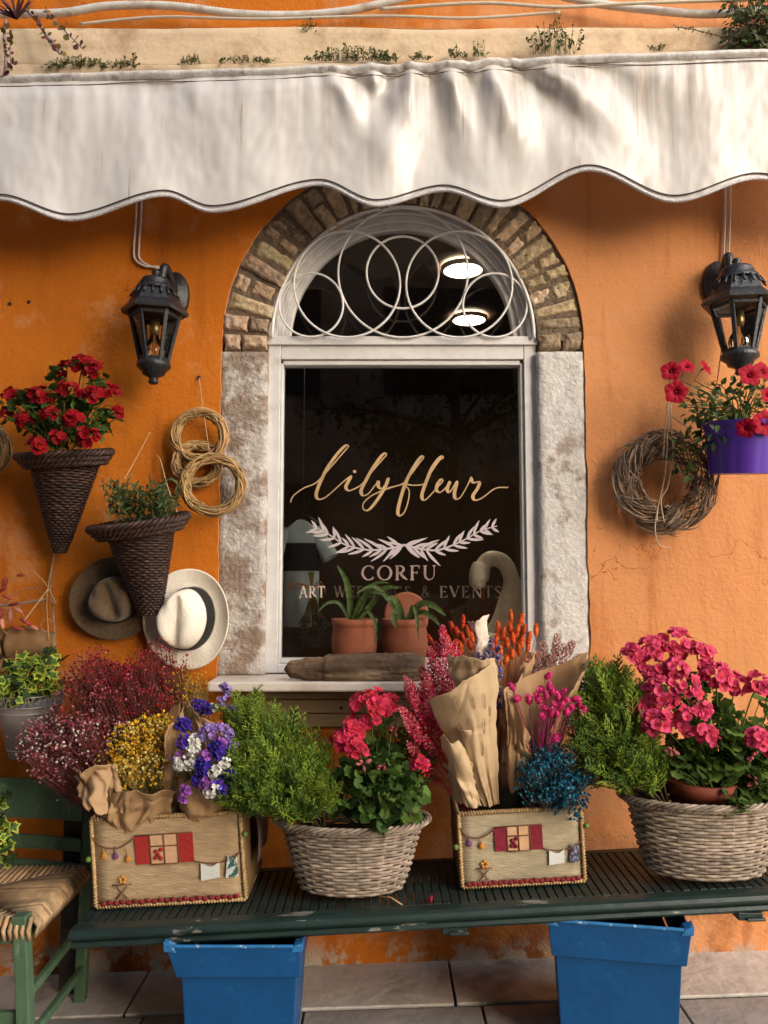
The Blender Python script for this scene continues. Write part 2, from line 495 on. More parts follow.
# brick arch
mb = MB(); rg = random.Random(5)
NB = 31; a = PI + .062
wid = [rg.uniform(.8, 1.2) for _ in range(NB)]; tot = sum(wid)
for k in range(NB):
    da = (PI + .124) * wid[k] / tot; a1 = a - da
    gap = .0068 / RO
    r0 = RI + rg.uniform(-.004, .014); r1 = RO + rg.uniform(-.012, .004)
    out = rg.uniform(-.012, .006); sk = rg.uniform(-.02, .02); sd = rg.uniform(0, 90)
    half = rg.random() < .3; rm = r0 + (r1 - r0) * rg.uniform(.4, .62)
    for (ra, rb) in (((r0, rm - .004), (rm + .004, r1)) if half else ((r0, r1),)):
        def fn(u, v, ra=ra, rb=rb, a=a, a1=a1, out=out, sk=sk, sd=sd):
            uu, vv = min(1, max(0, (u - .12) / .76)), min(1, max(0, (v - .1) / .8))
            an = a - gap + (a1 + gap - a + gap) * uu + sk * (vv - .5)
            an += .007 * nz((uu * 3 + sd, vv * 2, 1)) * (1 if 0 < u < 1 else 1.4)
            r = ra + (rb - ra) * vv + .007 * nz((vv * 3, uu * 2 + sd, 4))
            edge = (u == 0 or u == 1 or v == 0 or v == 1)
            near = min(uu, 1 - uu, vv, 1 - vv)
            y = -out + .012 * max(0, 1 - near / .12) + .006 * nz((uu * 2.5 + sd, vv * 3.5, 2)) + .004 * nz((uu * 6 + sd, vv * 9, 2))
            if edge: y = .16
            return (ACX + r * math.cos(an), y, ACZ + r * KZ * math.sin(an))
        mb.grid(11, 18, fn)
    a = a1
def ann(mb, r0, r1, y, n=64, a0=0, a1=PI, mi=0):
    mb.grid(n, 1, lambda u, v: (ACX + (r0 + (r1 - r0) * v) * math.cos(a0 + (a1 - a0) * u), y, ACZ + (r0 + (r1 - r0) * v) * KZ * math.sin(a0 + (a1 - a0) * u)), mi)
arch = mb.build('brick_arch', m_brick, shop)
mb = MB(); ann(mb, RI + .006, RO + .02, .012)
mb.grid(64, 3, lambda u, v: (ACX + (RI + .012) * math.cos(PI * u), .0125 + .16 * v, ACZ + (RI + .012) * KZ * math.sin(PI * u)))
o = mb.build('mortar', m_mortar, arch)

# stone jambs
m_stone2 = M('pale_weathered_stone', (.55, .52, .49), rough=.9, var=.16, scale=45, bump=.6, bscale=80, spec=.2, col2=(.35, .29, .245), c2scale=8, c2lo=.54, c2hi=.61)
def jamb(xa, xb, za, zb_, sd, mat):
    mb = MB()
    def fn(u, v):
        uu, vv = min(1, max(0, (u - .08) / .84)), min(1, max(0, (v - .02) / .96))
        edge = u in (0, 1) or v in (0, 1)
        near = min(uu, 1 - uu) * (xb - xa)
        x = xa + (xb - xa) * uu + .004 * nz((uu, vv * 14, sd))
        y = .006 + .01 * max(0, 1 - near / .012) + .005 * nz((uu * 3, vv * 16, sd)) + .003 * nz((uu * 9, vv * 50, sd))
        return (x, .2 if edge else y, za + (zb_ - za) * vv)
    mb.grid(14, 60, fn)
    return mb.build('stone_jamb', mat, shop)
jamb(XL - .007, W(267, 420).x, ZS + .034, ACZ - .040, 3.0, m_stone)
jamb(W(538.5, 420).x, XR + .007, ZS + .034, ACZ - .040, 9.0, m_stone2)

# sill and panel under it
zs1 = W(400, 682, .15).z; zs0 = W(400, 692, .15).z
mb = MB(); mb.box((W(207, 690, .15).x, -.15, zs0), (W(600, 690, .15).x, .22, zs1)); mb.build('window_sill', m_marble, shop, smooth=False, bevel=.006)
mb = MB()
xa, xb = W(247, 700).x, W(590, 700).x
z1 = zs0 - .002
for (py0, py1, Y) in ((692, 699, .03), (700, 713, .018), (714, 727, .014)):
    mb.box((xa, -Y, min(z1, W(400, py0, Y).z)), (xb, .02, W(400, py1, Y).z))
pan = mb.build('apron_panel', m_tanpanel, shop, smooth=False, bevel=.002)
m_rust = M('rusty_nail', (.05, .03, .02), rough=.6)
for px, py in ((296, 712), (341, 708), (520, 710)):
    mb = MB(); p = W(px, py, .018); mb.ball(p, .006, 0, 6, 8); mb.build('nail', m_rust, pan)

# window: frame, glass, fanlight grille, lettering
FY = .040                       # the frame stands back from the facade
def fx(px): return W(px, 500, -FY).x
def fz(py): return W(400, py, -FY).z
mb = MB()
xl, xr = W(267.5, 420, -FY).x, W(537, 420, -FY).x
def bar(x0, x1, z0, z1, y0, y1): mb.box((x0, y0, z0), (x1, y1, z1))
bar(xl, fx(279), fz(673), fz(338), FY, FY + .07); bar(fx(526), xr, fz(673), fz(338), FY, FY + .07)
bar(fx(279) + .0005, fx(281.5), fz(664), fz(362), FY + .012, FY + .06); bar(fx(522.5), fx(526) - .0005, fz(664), fz(362), FY + .012, FY + .06)
bar(fx(279) + .0005, fx(526) - .0005, fz(359), fz(341), FY + .002, FY + .068)
bar(xl - .004, xr + .004, fz(345.5), fz(337), FY - .012, FY - .0005)
bar(fx(281.5), fx(522.5), fz(364), fz(359.5), FY + .012, FY + .06)
bar(fx(279) + .0005, fx(526) - .0005, fz(673), fz(664), FY + .003, FY + .068)
bar(fx(281.5), fx(522.5), fz(663.5), fz(659), FY + .014, FY + .06)
win = mb.build('window', m_white, shop, smooth=False, bevel=.0025)
mb = MB()
FCX, FCZ = (xl + xr) / 2, fz(338.5)
FR = (xr - xl) / 2 + .004
def band(r0, r1, y0, y1):
    n = 72
    def ring(r, y): return [(FCX + r * math.cos(PI * i / n), y, FCZ + r * KZ * math.sin(PI * i / n)) for i in range(n + 1)]
    R = [ring(r0, y1), ring(r0, y0), ring(r1, y0), ring(r1, y1)]
    vs = sum(R, []); m = n + 1; fs = []
    for j in range(3):
        for i in range(n): fs.append((j * m + i, (j + 1) * m + i, (j + 1) * m + i + 1, j * m + i + 1))
    mb.add(vs, fs)
band(FR - .034, FR + .012, FY, FY + .07); band(FR - .056, FR - .0345, FY + .014, FY + .07); band(FR - .078, FR - .0565, FY + .03, FY + .07)
mb.build('fanlight_frame', m_white, win, smooth=False, bevel=.002)
mb = MB()
yg = FY + .045
mb.add([(fx(281), yg, fz(662)), (fx(524), yg, fz(662)), (fx(524), yg, fz(361)), (fx(281), yg, fz(361))], [(0, 1, 2, 3)])
mb.build('glass_pane', m_glass, win, smooth=False)
mb = MB()
vs = [(FCX + (FR - .06) * math.cos(PI * i / 48), yg + .002, FCZ + (FR - .06) * KZ * math.sin(PI * i / 48)) for i in range(49)]
mb.add(vs, [tuple(range(48, -1, -1))]); mb.build('fanlight_glass', m_glass, win, smooth=False)
mb = MB()
GY = .014
def ring(px, py, r, dy=0):
    mb.tube([W(px + r * math.cos(2 * PI * i / 56), py + r * math.sin(2 * PI * i / 56), -GY) + V((0, dy, 0)) for i in range(56)], .0043, 6, closed=True)
ring(311, 305, 32); ring(495, 305, 32, .004); ring(347, 285, 53, -.007); ring(459, 285, 53, -.006); ring(403, 272, 65, .007); ring(402.5, 272.5, 36, .0)
c = W(403, 337, -GY)
mb.tube([W(403 + 131 * math.cos(PI * i / 60), 338 - 131 * math.sin(PI * i / 60), -GY) for i in range(61)], .006, 6)
mb.build('fanlight_grille', m_grille, win)

# lettering and leaf ornament on the pane (thin vinyl)
LY = yg - .0012
_off = [0.0]
def ribbon(mb, pts, ws, mi=0):
    """flat band along image points (px), widths in px"""
    k = 1 / S(-LY); n = len(pts); vs = []
    _off[0] += .00002
    for i in range(n):
        a, b = pts[max(0, i - 1)], pts[min(n - 1, i + 1)]
        d = V((b[0] - a[0], b[1] - a[1])); d = d.normalized() if d.length > 1e-6 else V((1, 0))
        for sg in (-1, 1):
            q = W(pts[i][0] - d.y * sg * ws[i] / 2, pts[i][1] + d.x * sg * ws[i] / 2, -LY)
            vs.append((q.x, LY - _off[0] - .0000025 * i, q.z))
    mb.add(vs, [(2 * i, 2 * i + 1, 2 * i + 3, 2 * i + 2) for i in range(n - 1)], mi)

def script(mb, pts, ox, oy, scl):
    P = [(ox + p.x / scl, oy + p.y / scl) for p in catmull(pts, 7)]
    ws = []
    for i in range(len(P)):
        a, b = P[max(0, i - 2)], P[min(len(P) - 1, i + 2)]
        d = V((b[0] - a[0], b[1] - a[1])); d = d.normalized() if d.length > 1e-6 else V((1, 0))
        ws.append(1.25 + 2.3 * max(0, d.y) ** 1.3)
    for _ in range(2):
        ws = [(ws[max(0, i - 1)] + ws[i] + ws[min(len(ws) - 1, i + 1)]) / 3 for i in range(len(ws))]
    ribbon(mb, P, ws)
mb = MB()
script(mb, [(122,428),(128,405),(150,378),(200,343),(262,318),(300,285),(350,230),(410,160),(452,112),(464,95),(446,92),(400,138),(340,222),(300,302),(274,372),(280,404),(305,408),(345,385),(395,340),(440,300),(478,272),(462,305),(448,338),(466,358),(500,347),(545,318),(600,250),(655,185),(688,146),(668,143),(612,218),(560,310),(538,362),(552,388),(585,372),(622,325),(642,300)], 270, 430, 5.908)
script(mb, [(640,300),(640,332),(660,346),(690,310),(700,285),(676,345),(625,425),(582,472),(552,468),(553,432),(600,388),(680,352),(768,325),(800,322)], 270, 430, 5.908)
script(mb, [(-10,282),(60,262),(100,220),(140,165),(164,134),(150,132),(110,190),(75,262),(50,340),(38,400),(50,418),(74,392),(92,330),(92,292),(72,264),(110,269),(168,262),(190,222),(238,152),(260,135),(246,131),(205,185),(172,265),(155,320),(166,342),(190,325),(230,280),(257,250),(250,240),(232,263),(227,294),(248,302),(285,266),(292,252),(279,288),(292,302),(326,250),(314,308),(322,337),(347,323),(384,257),(394,232),(404,256),(436,254),(426,286),(404,320),(414,342),(450,330),(500,292),(530,281),(576,280)], 390, 430, 4.873)
ribbon(mb, [(353.2, 471.5), (356.2, 471.5)], [2.8, 2.8])
mb.build('script_lettering', m_gold, win, smooth=False)

def arc(cx, cy, rx, ry, a0, a1, n=16):
    return [(cx + rx * math.cos(math.radians(a0 + (a1 - a0) * i / n)), cy + ry * math.sin(math.radians(a0 + (a1 - a0) * i / n))) for i in range(n + 1)]
TK, TN = .15, .055
def bow(cx, cy, rx, ry, a0, a1, n=18):
    p = arc(cx, cy, rx, ry, a0, a1, n)
    return (p, [TN + (TK - TN) * abs(math.cos(math.radians(a0 + (a1 - a0) * i / n))) ** 1.4 for i in range(n + 1)])
def ln(a, b, w_): return ([a, b], [w_, w_])
def sf(x, y, h=.13): return ln((x - h, y), (x + h, y), .05)
# glyphs: y 0 at the cap line, 1 at the base line; (advance, strokes)
GL = {
 'C': (.95, [bow(.5, .5, .4, .48, -42, -318, 22), ln((.80, .05), (.80, .27), .05), ln((.8, .75), (.8, .9), .04)]),
 'O': (1.02, [bow(.5, .5, .42, .48, 0, 360, 28)]),
 'R': (.88, [ln((.2, .02), (.2, .98), TK), sf(.2, .02), sf(.2, .98), bow(.32, .26, .3, .24, -90, 90), ln((.2, .02), (.34, .02), TN), ln((.2, .5), (.34, .5), TN), ([(.38, .5), (.62, .8), (.86, .98)], [TK, TK, TN])]),
 'F': (.74, [ln((.2, .02), (.2, .98), TK), sf(.2, .98), ln((.06, .03), (.66, .03), .06), ln((.66, .0), (.66, .22), .05), ln((.2, .48), (.52, .48), .055), ln((.52, .38), (.52, .58), .045)]),
 'U': (.95, [([(.2, .02), (.2, .62), (.24, .82), (.36, .94), (.5, .97), (.66, .92), (.76, .78), (.8, .6), (.8, .02)], [TK, TK, TK * .9, .1, .08, .06, TN, TN, TN]), sf(.2, .02), sf(.8, .02, .12)]),
 'A': (.92, [ln((.46, .0), (.14, .97), TN), ln((.46, .0), (.8, .97), TK), sf(.14, .98), sf(.8, .98), ln((.26, .64), (.66, .64), .05)]),
 'T': (.80, [ln((.4, .02), (.4, .98), TK), sf(.4, .98), ln((.04, .03), (.76, .03), .06), ln((.05, .0), (.05, .22), .045), ln((.75, .0), (.75, .22), .045)]),
 'W': (1.3, [ln((.1, .02), (.36, .98), TK), ln((.36, .98), (.62, .1), TN), ln((.58, .04), (.86, .98), TK), ln((.86, .98), (1.16, .02), TN), sf(.1, .02), sf(.58, .02, .1), sf(1.16, .02)]),
 'E': (.80, [ln((.2, .02), (.2, .98), TK), ln((.06, .03), (.66, .03), .06), ln((.06, .97), (.7, .97), .06), ln((.66, .0), (.66, .2), .045), ln((.7, .78), (.7, 1.0), .045), ln((.2, .48), (.52, .48), .055), ln((.52, .38), (.52, .58), .045)]),
 'D': (.98, [ln((.2, .02), (.2, .98), TK), ([(.06, .03), (.45, .03), (.68, .12), (.82, .32), (.85, .5), (.82, .68), (.68, .88), (.45, .97), (.06, .97)], [.06, .06, .09, .14, TK, .14, .09, .06, .06])]),
 'I': (.44, [ln((.22, .02), (.22, .98), TK), sf(.22, .02), sf(.22, .98)]),
 'N': (1.0, [ln((.18, .02), (.18, .98), TN), ln((.16, .02), (.82, .98), TK), ln((.82, .98), (.82, .02), TN), sf(.18, .98), sf(.82, .02), sf(.12, .02, .08)]),
 'G': (1.0, [bow(.5, .5, .4, .48, -42, -318, 22), ln((.80, .05), (.80, .25), .05), ln((.8, .58), (.8, .9), .13), sf(.8, .58)]),
 'S': (.68, [([(.56, .22), (.5, .06), (.32, .02), (.14, .1), (.12, .26), (.24, .42), (.44, .54), (.56, .7), (.52, .9), (.34, .98), (.16, .93), (.1, .76)], [.05, .06, .06, .1, .13, .15, .15, .14, .1, .06, .06, .05])]),
 '&': (1.0, [([(.9, .5), (.78, .52), (.6, .86), (.36, .98), (.14, .86), (.12, .66), (.34, .46), (.52, .28), (.5, .1), (.38, .02), (.26, .1), (.26, .28), (.5, .62), (.9, .98)], [.05, .05, .06, .1, .14, .12, .06, .06, .1, .06, .08, .12, .15, .08])]),
 'V': (.92, [ln((.12, .02), (.46, .98), TK), ln((.46, .98), (.8, .02), TN), sf(.12, .02), sf(.8, .02)]),
}
def text(mb, s, x0, x1, y0, h, mat_of=None):
    adv = [.42 if ch == ' ' else GL[ch][0] + .1 for ch in s]
    k = (x1 - x0) / sum(adv); x = x0
    for i, ch in enumerate(s):
        if ch != ' ':
            for pts, ws in GL[ch][1]:
                ribbon(mb, [(x + p[0] * k, y0 + p[1] * h) for p in pts], [max(.75, q * min(h, k) * 1.15) for q in ws], mat_of(i) if mat_of else 0)
        x += adv[i] * k
mb = MB(); text(mb, 'CORFU', 361, 438, 565.5, 14.6)
mb.build('town_lettering', M('rose_gold_vinyl', (.34, .25, .22), rough=.4, var=.35, scale=14, metal=.2), win, smooth=False)
m_half = M('gold_vinyl_half_dark_reflection', (.11, .08, .06), rough=.4, var=.5, scale=22, metal=.2)  # gold letters with a partly dark reflection put into the colour
for s_, x0, x1, ms_, fn in (('ART', 299, 326, [m_pale], None), ('WEDDINGS', 334, 412, [m_half, m_dim], lambda i: 0 if i < 2 else 1), ('&', 421, 432, [m_dim], None), ('EVENTS', 439, 503, [m_half, m_dim], lambda i: 0 if i in (0, 1, 3) else 1)):
    mb = MB(); text(mb, s_, x0, x1, 586, 11.5, fn); mb.build('trade_lettering', ms_, win, smooth=False)
mb = MB()
rg = random.Random(8)
for sg in (-1, 1):
    stem = catmull([(404, 545), (392, 548), (370, 550), (346, 545), (328, 534), (312, 526)] if sg < 0 else [(404, 545), (416, 548), (438, 550), (462, 541), (480, 531), (497, 526)], 8)
    P = [(p.x, p.y) for p in stem]
    ribbon(mb, P, [2.4 - 1.6 * i / len(P) for i in range(len(P))])
    for k in range(14):
        i = int(2 + k * (len(P) - 4) / 13.5); p = P[i]; q = P[min(len(P) - 1, i + 2)]
        ta = math.atan2(q[1] - p[1], q[0] - p[0])
        for s2 in (-1, 1):
            an = ta + s2 * (.85 + rg.uniform(-.25, .25)); L_ = rg.uniform(14, 25) * (1 - .40 * k / 13) * (.75 if k == 0 else 1)
            pts = []; ws = []; x_, y_ = p
            for j in range(10):
                t = j / 9; pts.append((x_, y_)); ws.append(.3 + 2.5 * math.sin(PI * min(1, t * .85 + .15)) ** .9)
                a2 = an - s2 * (.55 * t - .25 * t * t)
                x_ += math.cos(a2) * L_ / 9; y_ += math.sin(a2) * L_ / 9
            ribbon(mb, pts, ws)
mb.build('leaf_ornament', m_silver, win, smooth=False)

# the far side of the street: only its reflection shows in the panes, and it shades the facade's dimmer end
m_opp = M('opposite_plaster', (.52, .40, .28), rough=.9, var=.25, scale=2.5, col2=(.22, .16, .10), c2scale=1.2, c2lo=.45, c2hi=.65)
m_shut = M('opposite_shutters', (.03, .035, .025), rough=.6, var=.2)
m_ogl = M('opposite_window', (.01, .01, .01), rough=.2)
opp = thing('building', 'dark building across the street that the shop window mirrors', 'building', (-4, -9.5, 0))
OX = 5.4
mb = MB(); mb.box((-20, -16, -.8), (OX, -9, 12.5)); mb.build('wall', m_opp, opp, smooth=False)
for fl in range(4):
    for i in range(8):
        x = -17 + i * 3.0; z = 1.0 + fl * 3.1
        mb = MB(); mb.box((x - .5, -9.0, z), (x + .5, -8.985, z + 1.7)); wo = mb.build('window', m_ogl, opp, smooth=False)
        for xs in (x - 1.0, x + .51):
            mb = MB(); mb.box((xs, -9.0, z), (xs + .49, -8.94, z + 1.7)); mb.build('shutter', m_shut, wo, smooth=False)

m_tl = M('tree_leaf', (.10, .13, .03), rough=.5, var=.2, island=.5, hue=.03, trans=.45); m_tb = M('tree_bark', (.07, .05, .035), rough=.9, var=.3, bump=.6)
tree = thing('tree', 'leafy street tree across the road mirrored in the shop window', 'tree', (.9, -7.2, gz(.9)))
rg = random.Random(17); mb = MB(); tp = [(.9, -7.2, gz(.9)), (.95, -7.2, 1.0), (.85, -7.15, 2.0), (.95, -7.2, 3.2), (.9, -7.2, 4.6)]
mb.tube(catmull(tp, 5), [.14 - .005 * i for i in range(21)], 10)
lv = MB()
for i in range(26):
    z0 = rg.uniform(1.7, 4.4); a = rg.uniform(0, 6.28); e = V((.9 + math.cos(a) * rg.uniform(.8, 2.3), -7.2 + math.sin(a) * rg.uniform(.5, 1.2), z0 + rg.uniform(.1, 1.2)))
    mb.tube(catmull([(.9, -7.2, z0), ((.9 + e.x) / 2, (e.y - 7.2) / 2, (z0 + e.z) / 2 + .12), e], 4), [.04 - .004 * k for k in range(9)], 6)
    for j in range(75):
        p = V((.9, -7.2, z0)).lerp(e, rg.uniform(.45, 1.05)) + rdir(rg) * rg.uniform(.05, .5); lv.leaf(p, rdir(rg), rdir(rg), rg.uniform(.07, .15), rg.uniform(.04, .08), .2)
mb.build('trunk', m_tb, tree); lv.build('crown', m_tl, tree)

# room behind the pane
mb = MB()
xa, xb, ya, yb, za, zb_ = -1.7, 1.9, .21, 3.4, .5, 2.76
mb.add([(xa,ya,za),(xb,ya,za),(xb,yb,za),(xa,yb,za),(xa,ya,zb_),(xb,ya,zb_),(xb,yb,zb_),(xa,yb,zb_)],
       [(0,1,2,3),(4,7,6,5),(1,5,6,2),(2,6,7,3),(3,7,4,0)])
mb.build('room_interior', m_room, shop, smooth=False)
for px, py, lab in ((463, 269, 'round glowing ceiling light behind the fanlight, upper of two'), (469, 319, 'round glowing ceiling light behind the fanlight, lower of two')):
    u, v = (px - 384) / FPX, (512 - py) / FPX
    d = V((u, math.cos(PITCH) - v * math.sin(PITCH), math.sin(PITCH) + v * math.cos(PITCH)))
    p = CAM + d * ((2.745 - CAM.z) / d.z)
    t = thing('ceiling_light', lab, 'ceiling light', p, 'ceiling lights inside the shop')
    mb = MB(); mb.lathe([(.0001, -.006), (.086, -.006), (.088, -.002)], 32, p); mb.build('diffuser', emit_mat('warm_lamp_glow' + str(py), (1, .84, .55), 40), t)
    mb = MB(); mb.lathe([(.088, .0), (.088, -.01), (.1, -.01), (.103, .01)], 32, p); mb.build('rim', m_white, t)

# ------------------------------------------------------------------ awning
def awning_mat():
    m = M('awning_canvas', (.70, .675, .645), rough=.30, var=.04, scale=4, spec=.55, bump=.05, bscale=14)
    t = m.node_tree; N = t.nodes; L = t.links; b = N['Principled BSDF']
    tc = N.new('ShaderNodeTexCoord'); hs = [n for n in N if n.type == 'HUE_SAT'][0]
    mp = N.new('ShaderNodeMapping'); mp.inputs['Scale'].default_value = (13, 6, .7); L.new(tc.outputs['Object'], mp.inputs[0])
    n1 = N.new('ShaderNodeTexNoise'); n1.inputs['Scale'].default_value = 1; n1.inputs['Detail'].default_value = 7; n1.inputs['Roughness'].default_value = .7
    L.new(mp.outputs[0], n1.inputs['Vector'])
    # run-off streaks, stronger towards one end of the cloth
    sx = N.new('ShaderNodeSeparateXYZ'); L.new(tc.outputs['Object'], sx.inputs[0])
    rx = N.new('ShaderNodeMapRange'); rx.inputs['From Min'].default_value = -.9; rx.inputs['From Max'].default_value = .9
    rx.inputs['To Min'].default_value = .22; rx.inputs['To Max'].default_value = .95; L.new(sx.outputs[0], rx.inputs['Value'])
    r1 = N.new('ShaderNodeMapRange'); r1.inputs['From Min'].default_value = .42; r1.inputs['From Max'].default_value = .66; L.new(n1.outputs['Fac'], r1.inputs['Value'])
    rz = N.new('ShaderNodeMapRange'); rz.inputs['From Min'].default_value = -.42; rz.inputs['From Max'].default_value = .0; rz.inputs['To Min'].default_value = .25; L.new(sx.outputs[2], rz.inputs['Value'])
    mz = N.new('ShaderNodeMath'); mz.operation = 'MULTIPLY'; L.new(rz.outputs[0], mz.inputs[0]); L.new(rx.outputs[0], mz.inputs[1])
    mu = N.new('ShaderNodeMath'); mu.operation = 'MULTIPLY'; L.new(r1.outputs[0], mu.inputs[0]); L.new(mz.outputs[0], mu.inputs[1])
    mx = N.new('ShaderNodeMix'); mx.data_type = 'RGBA'; mx.inputs[7].default_value = (.33, .24, .17, 1)
    L.new(mu.outputs[0], mx.inputs[0]); L.new(hs.outputs[0], mx.inputs[6])
    # a few thin mould drips
    mp2 = N.new('ShaderNodeMapping'); mp2.inputs['Scale'].default_value = (62, 6, 2.6); L.new(tc.outputs['Object'], mp2.inputs[0])
    n2 = N.new('ShaderNodeTexNoise'); n2.inputs['Scale'].default_value = 1; n2.inputs['Detail'].default_value = 3
    L.new(mp2.outputs[0], n2.inputs['Vector'])
    r2 = N.new('ShaderNodeMapRange'); r2.inputs['From Min'].default_value = .675; r2.inputs['From Max'].default_value = .77; r2.inputs['To Max'].default_value = .75
    L.new(n2.outputs['Fac'], r2.inputs['Value'])
    mx2 = N.new('ShaderNodeMix'); mx2.data_type = 'RGBA'; mx2.inputs[7].default_value = (.15, .095, .06, 1)
    L.new(r2.outputs[0], mx2.inputs[0]); L.new(mx.outputs[2], mx2.inputs[6])
    L.new(mx2.outputs[2], b.inputs['Base Color'])
    tr = N.new('ShaderNodeBsdfTranslucent'); L.new(mx2.outputs[2], tr.inputs['Color'])
    ms = N.new('ShaderNodeMixShader'); ms.inputs[0].default_value = .12
    L.new(b.outputs[0], ms.inputs[1]); L.new(tr.outputs[0], ms.inputs[2]); L.new(ms.outputs[0], N['Material Output'].inputs['Surface'])
    return m
m_awn = awning_mat()
m_hem = M('awning_hem', (.60, .575, .55), rough=.45, var=.1, scale=30, col2=(.25, .2, .17), c2scale=20, c2lo=.5, c2hi=.7, bump=.3)
m_braid = M('braid_piping', (.62, .60, .60), rough=.6, var=.3, scale=200, bump=.6, bscale=300)
m_thread = M('dark_piping', (.06, .045, .04), rough=.7)
m_metal_w = M('awning_bar_paint', (.5, .48, .46), rough=.5)

AY = .20
TOPS = [(-120, 84), (0, 80), (75, 78), (150, 75.5), (260, 73), (330, 69.5), (352, 71), (372, 68), (393, 70), (412, 66.5), (428, 68.5), (448, 65), (470, 66.5), (492, 62.5), (520, 63.5), (560, 61), (620, 58.5), (768, 54), (900, 50)]
BOTS = [(-120, 219), (-40, 196), (0, 199), (70, 219.5), (165, 195), (212, 211), (320, 184), (376, 205), (444, 190), (501, 206), (589, 169.5), (674, 201), (757, 178), (840, 200), (900, 190)]
def smooth_at(T, x):
    for (xa, ya), (xb, yb) in zip(T, T[1:]):
        if xa <= x <= xb:
            t = (x - xa) / (xb - xa); t = t * t * (3 - 2 * t)
            return ya + (yb - ya) * t
    return T[-1][1]
FOLDS = [(-30, .25, 30, .008, 0), (60, .1, 55, .012, .3), (150, -.1, 40, -.012, 0), (197, .25, 16, .012, 0), (262, -.2, 46, .016, .2), (330, .55, 9, .017, 0), (352, .8, 11, -.018, 0), (372, .2, 9, .022, 0),
         (393, -.45, 10, -.022, 0), (412, -.15, 9, .024, 0), (430, .1, 8, -.022, 0), (448, .3, 9, .024, 0), (468, .12, 8, -.02, 0), (492, .35, 9, .026, 0), (515, .8, 13, -.024, 0),
         (548, .75, 16, .026, 0), (590, 1.0, 22, -.012, .15), (660, .4, 50, .010, .3), (735, .1, 40, -.006, .2), (790, 0, 30, .008, .2)]
def awn_pt(px, v):
    yt, yb = smooth_at(TOPS, px), smooth_at(BOTS, px)
    py = yt + (yb - yt) * v
    d = 0.0
    for g0, sl_, wd, am, keep in FOLDS:
        c = g0 + sl_ * 130 * v; ww = wd * (1 + 1.6 * v)
        fall = max(keep * .8, (1 - v) ** 1.55) * min(1, v * 7 + .1)
        d += am * math.exp(-((px - c) / ww) ** 2) * fall * 1.75
    d += .010 * nz((px * .012, v * 1.6, 2)) + .004 * nz((px * .04, v * 4, 7)) + .0016 * nz((px * .12, v * 9, 3))
    d += .010 * v * math.sin(px * .055)
    d += .012 * nz((px * .075, 3, 1)) * (1 - v) ** 3 * min(1, v * 9) * (1.6 if 300 < px < 570 else .7)
    d += .028 * v * v * 0
    return W(px, py, AY + d + .02 * v)
p0 = W(384, 70, AY)
awn = thing('awning', 'off white scalloped awning valance, gathered and stained, over the arched window', 'awning', (0, -AY, p0.z))
mb = MB(); NX = 420
mb.grid(NX, 44, lambda u, v: awn_pt(-110 + 1000 * u, 1 - v))
mb.build('valance', m_awn, awn)
mb = MB()
PX = [-110 + 1000 * i / 500 for i in range(501)]
def hem_pt(u, v):
    px = -110 + 1000 * u; yt = smooth_at(TOPS, px); g_ = 1 if 320 < px < 560 else .25
    b = math.sin(PI * v)
    q = awn_pt(px, 0); h = .030
    return V((q.x, q.y - .003 - .013 * b + .004 * g_ * nz((px * .09, v, 1)), q.z + .016 - h * v + .005 * g_ * nz((px * .12, 0, 5))))
mb.grid(500, 6, lambda u, v: hem_pt(u, 1 - v))
mb.build('top_hem', m_hem, awn)
mb = MB(); mb.tube([awn_pt(x, 1) + V((0, -.003, -.002)) for x in PX], .0062, 6); mb.build('braid_piping', m_braid, awn)
mb = MB(); mb.tube([awn_pt(x, .965) + V((0, -.004, .0)) for x in PX], .0026, 5); mb.build('dark_piping', m_thread, awn)
mb = MB(); mb.tube([awn_pt(x, .03) + V((0, -.0035, -.012)) for x in PX], .0016, 4); mb.build('hem_stitching', m_thread, awn)
mb = MB()
za = W(384, 80, AY).z
mb.box((-1.6, -AY + .05, za - .02), (1.7, -AY + .085, za + .015))
mb.build('front_bar', m_metal_w, awn, smooth=False, bevel=.004)
mb = MB(); mb.tube([(-1.6, -.085, za - .03), (1.7, -.085, za - .03)], .05, 20); mb.build('canvas_roll', m_awn, awn)

# ------------------------------------------------------------------ conduits and cables over the cornice
m_cond = M('white_conduit', (.62, .60, .56), rough=.5, var=.1, col2=(.40, .33, .26), c2scale=12)
m_cable = M('cream_cable', (.55, .48, .38), rough=.5, var=.1)
def conduit(pts, r, label, ribs=True):
    P = catmull([W(*p) for p in pts], 40 if ribs else 12)
    mb = MB()
    if ribs:
        rr = [r * (1.0 + (.10 if i % 2 else -.06)) for i in range(len(P))]
    else: rr = r
    mb.tube(P, rr, 10)
    o = mb.build('conduit' if ribs else 'cable', m_cond if ribs else m_cable, None, loc=P[0])
    tag(o, label, 'conduit' if ribs else 'cable')
conduit([(-60, 14, .04), (0, 14, .04), (60, 13, .05), (110, 6, .05), (170, 6, .05), (240, 14, .05), (300, 15, .04), (345, 11, .04), (385, 3, .04), (420, -6, .04)], .0135, 'white ribbed conduit sagging across the cornice on the side of the red rosette')
conduit([(560, -4, .04), (600, 4, .04), (650, 10, .05), (700, 14, .05), (745, 12, .04), (790, 6, .04), (840, 2, .04)], .0135, 'white ribbed conduit sagging into the leafy bush on the cornice')
conduit([(80, 24, .08), (160, 17, .08), (260, 19, .09), (380, 16, .08), (470, 18, .08), (560, 12, .08)], .005, 'thin cream cable lying along the cornice top', False)
conduit([(380, 9, .09), (480, 3, .09), (560, 7, .09), (640, 3, .09), (800, -2, .09)], .006, 'thin beige cable above the cornice beside the ribbed conduit', False)

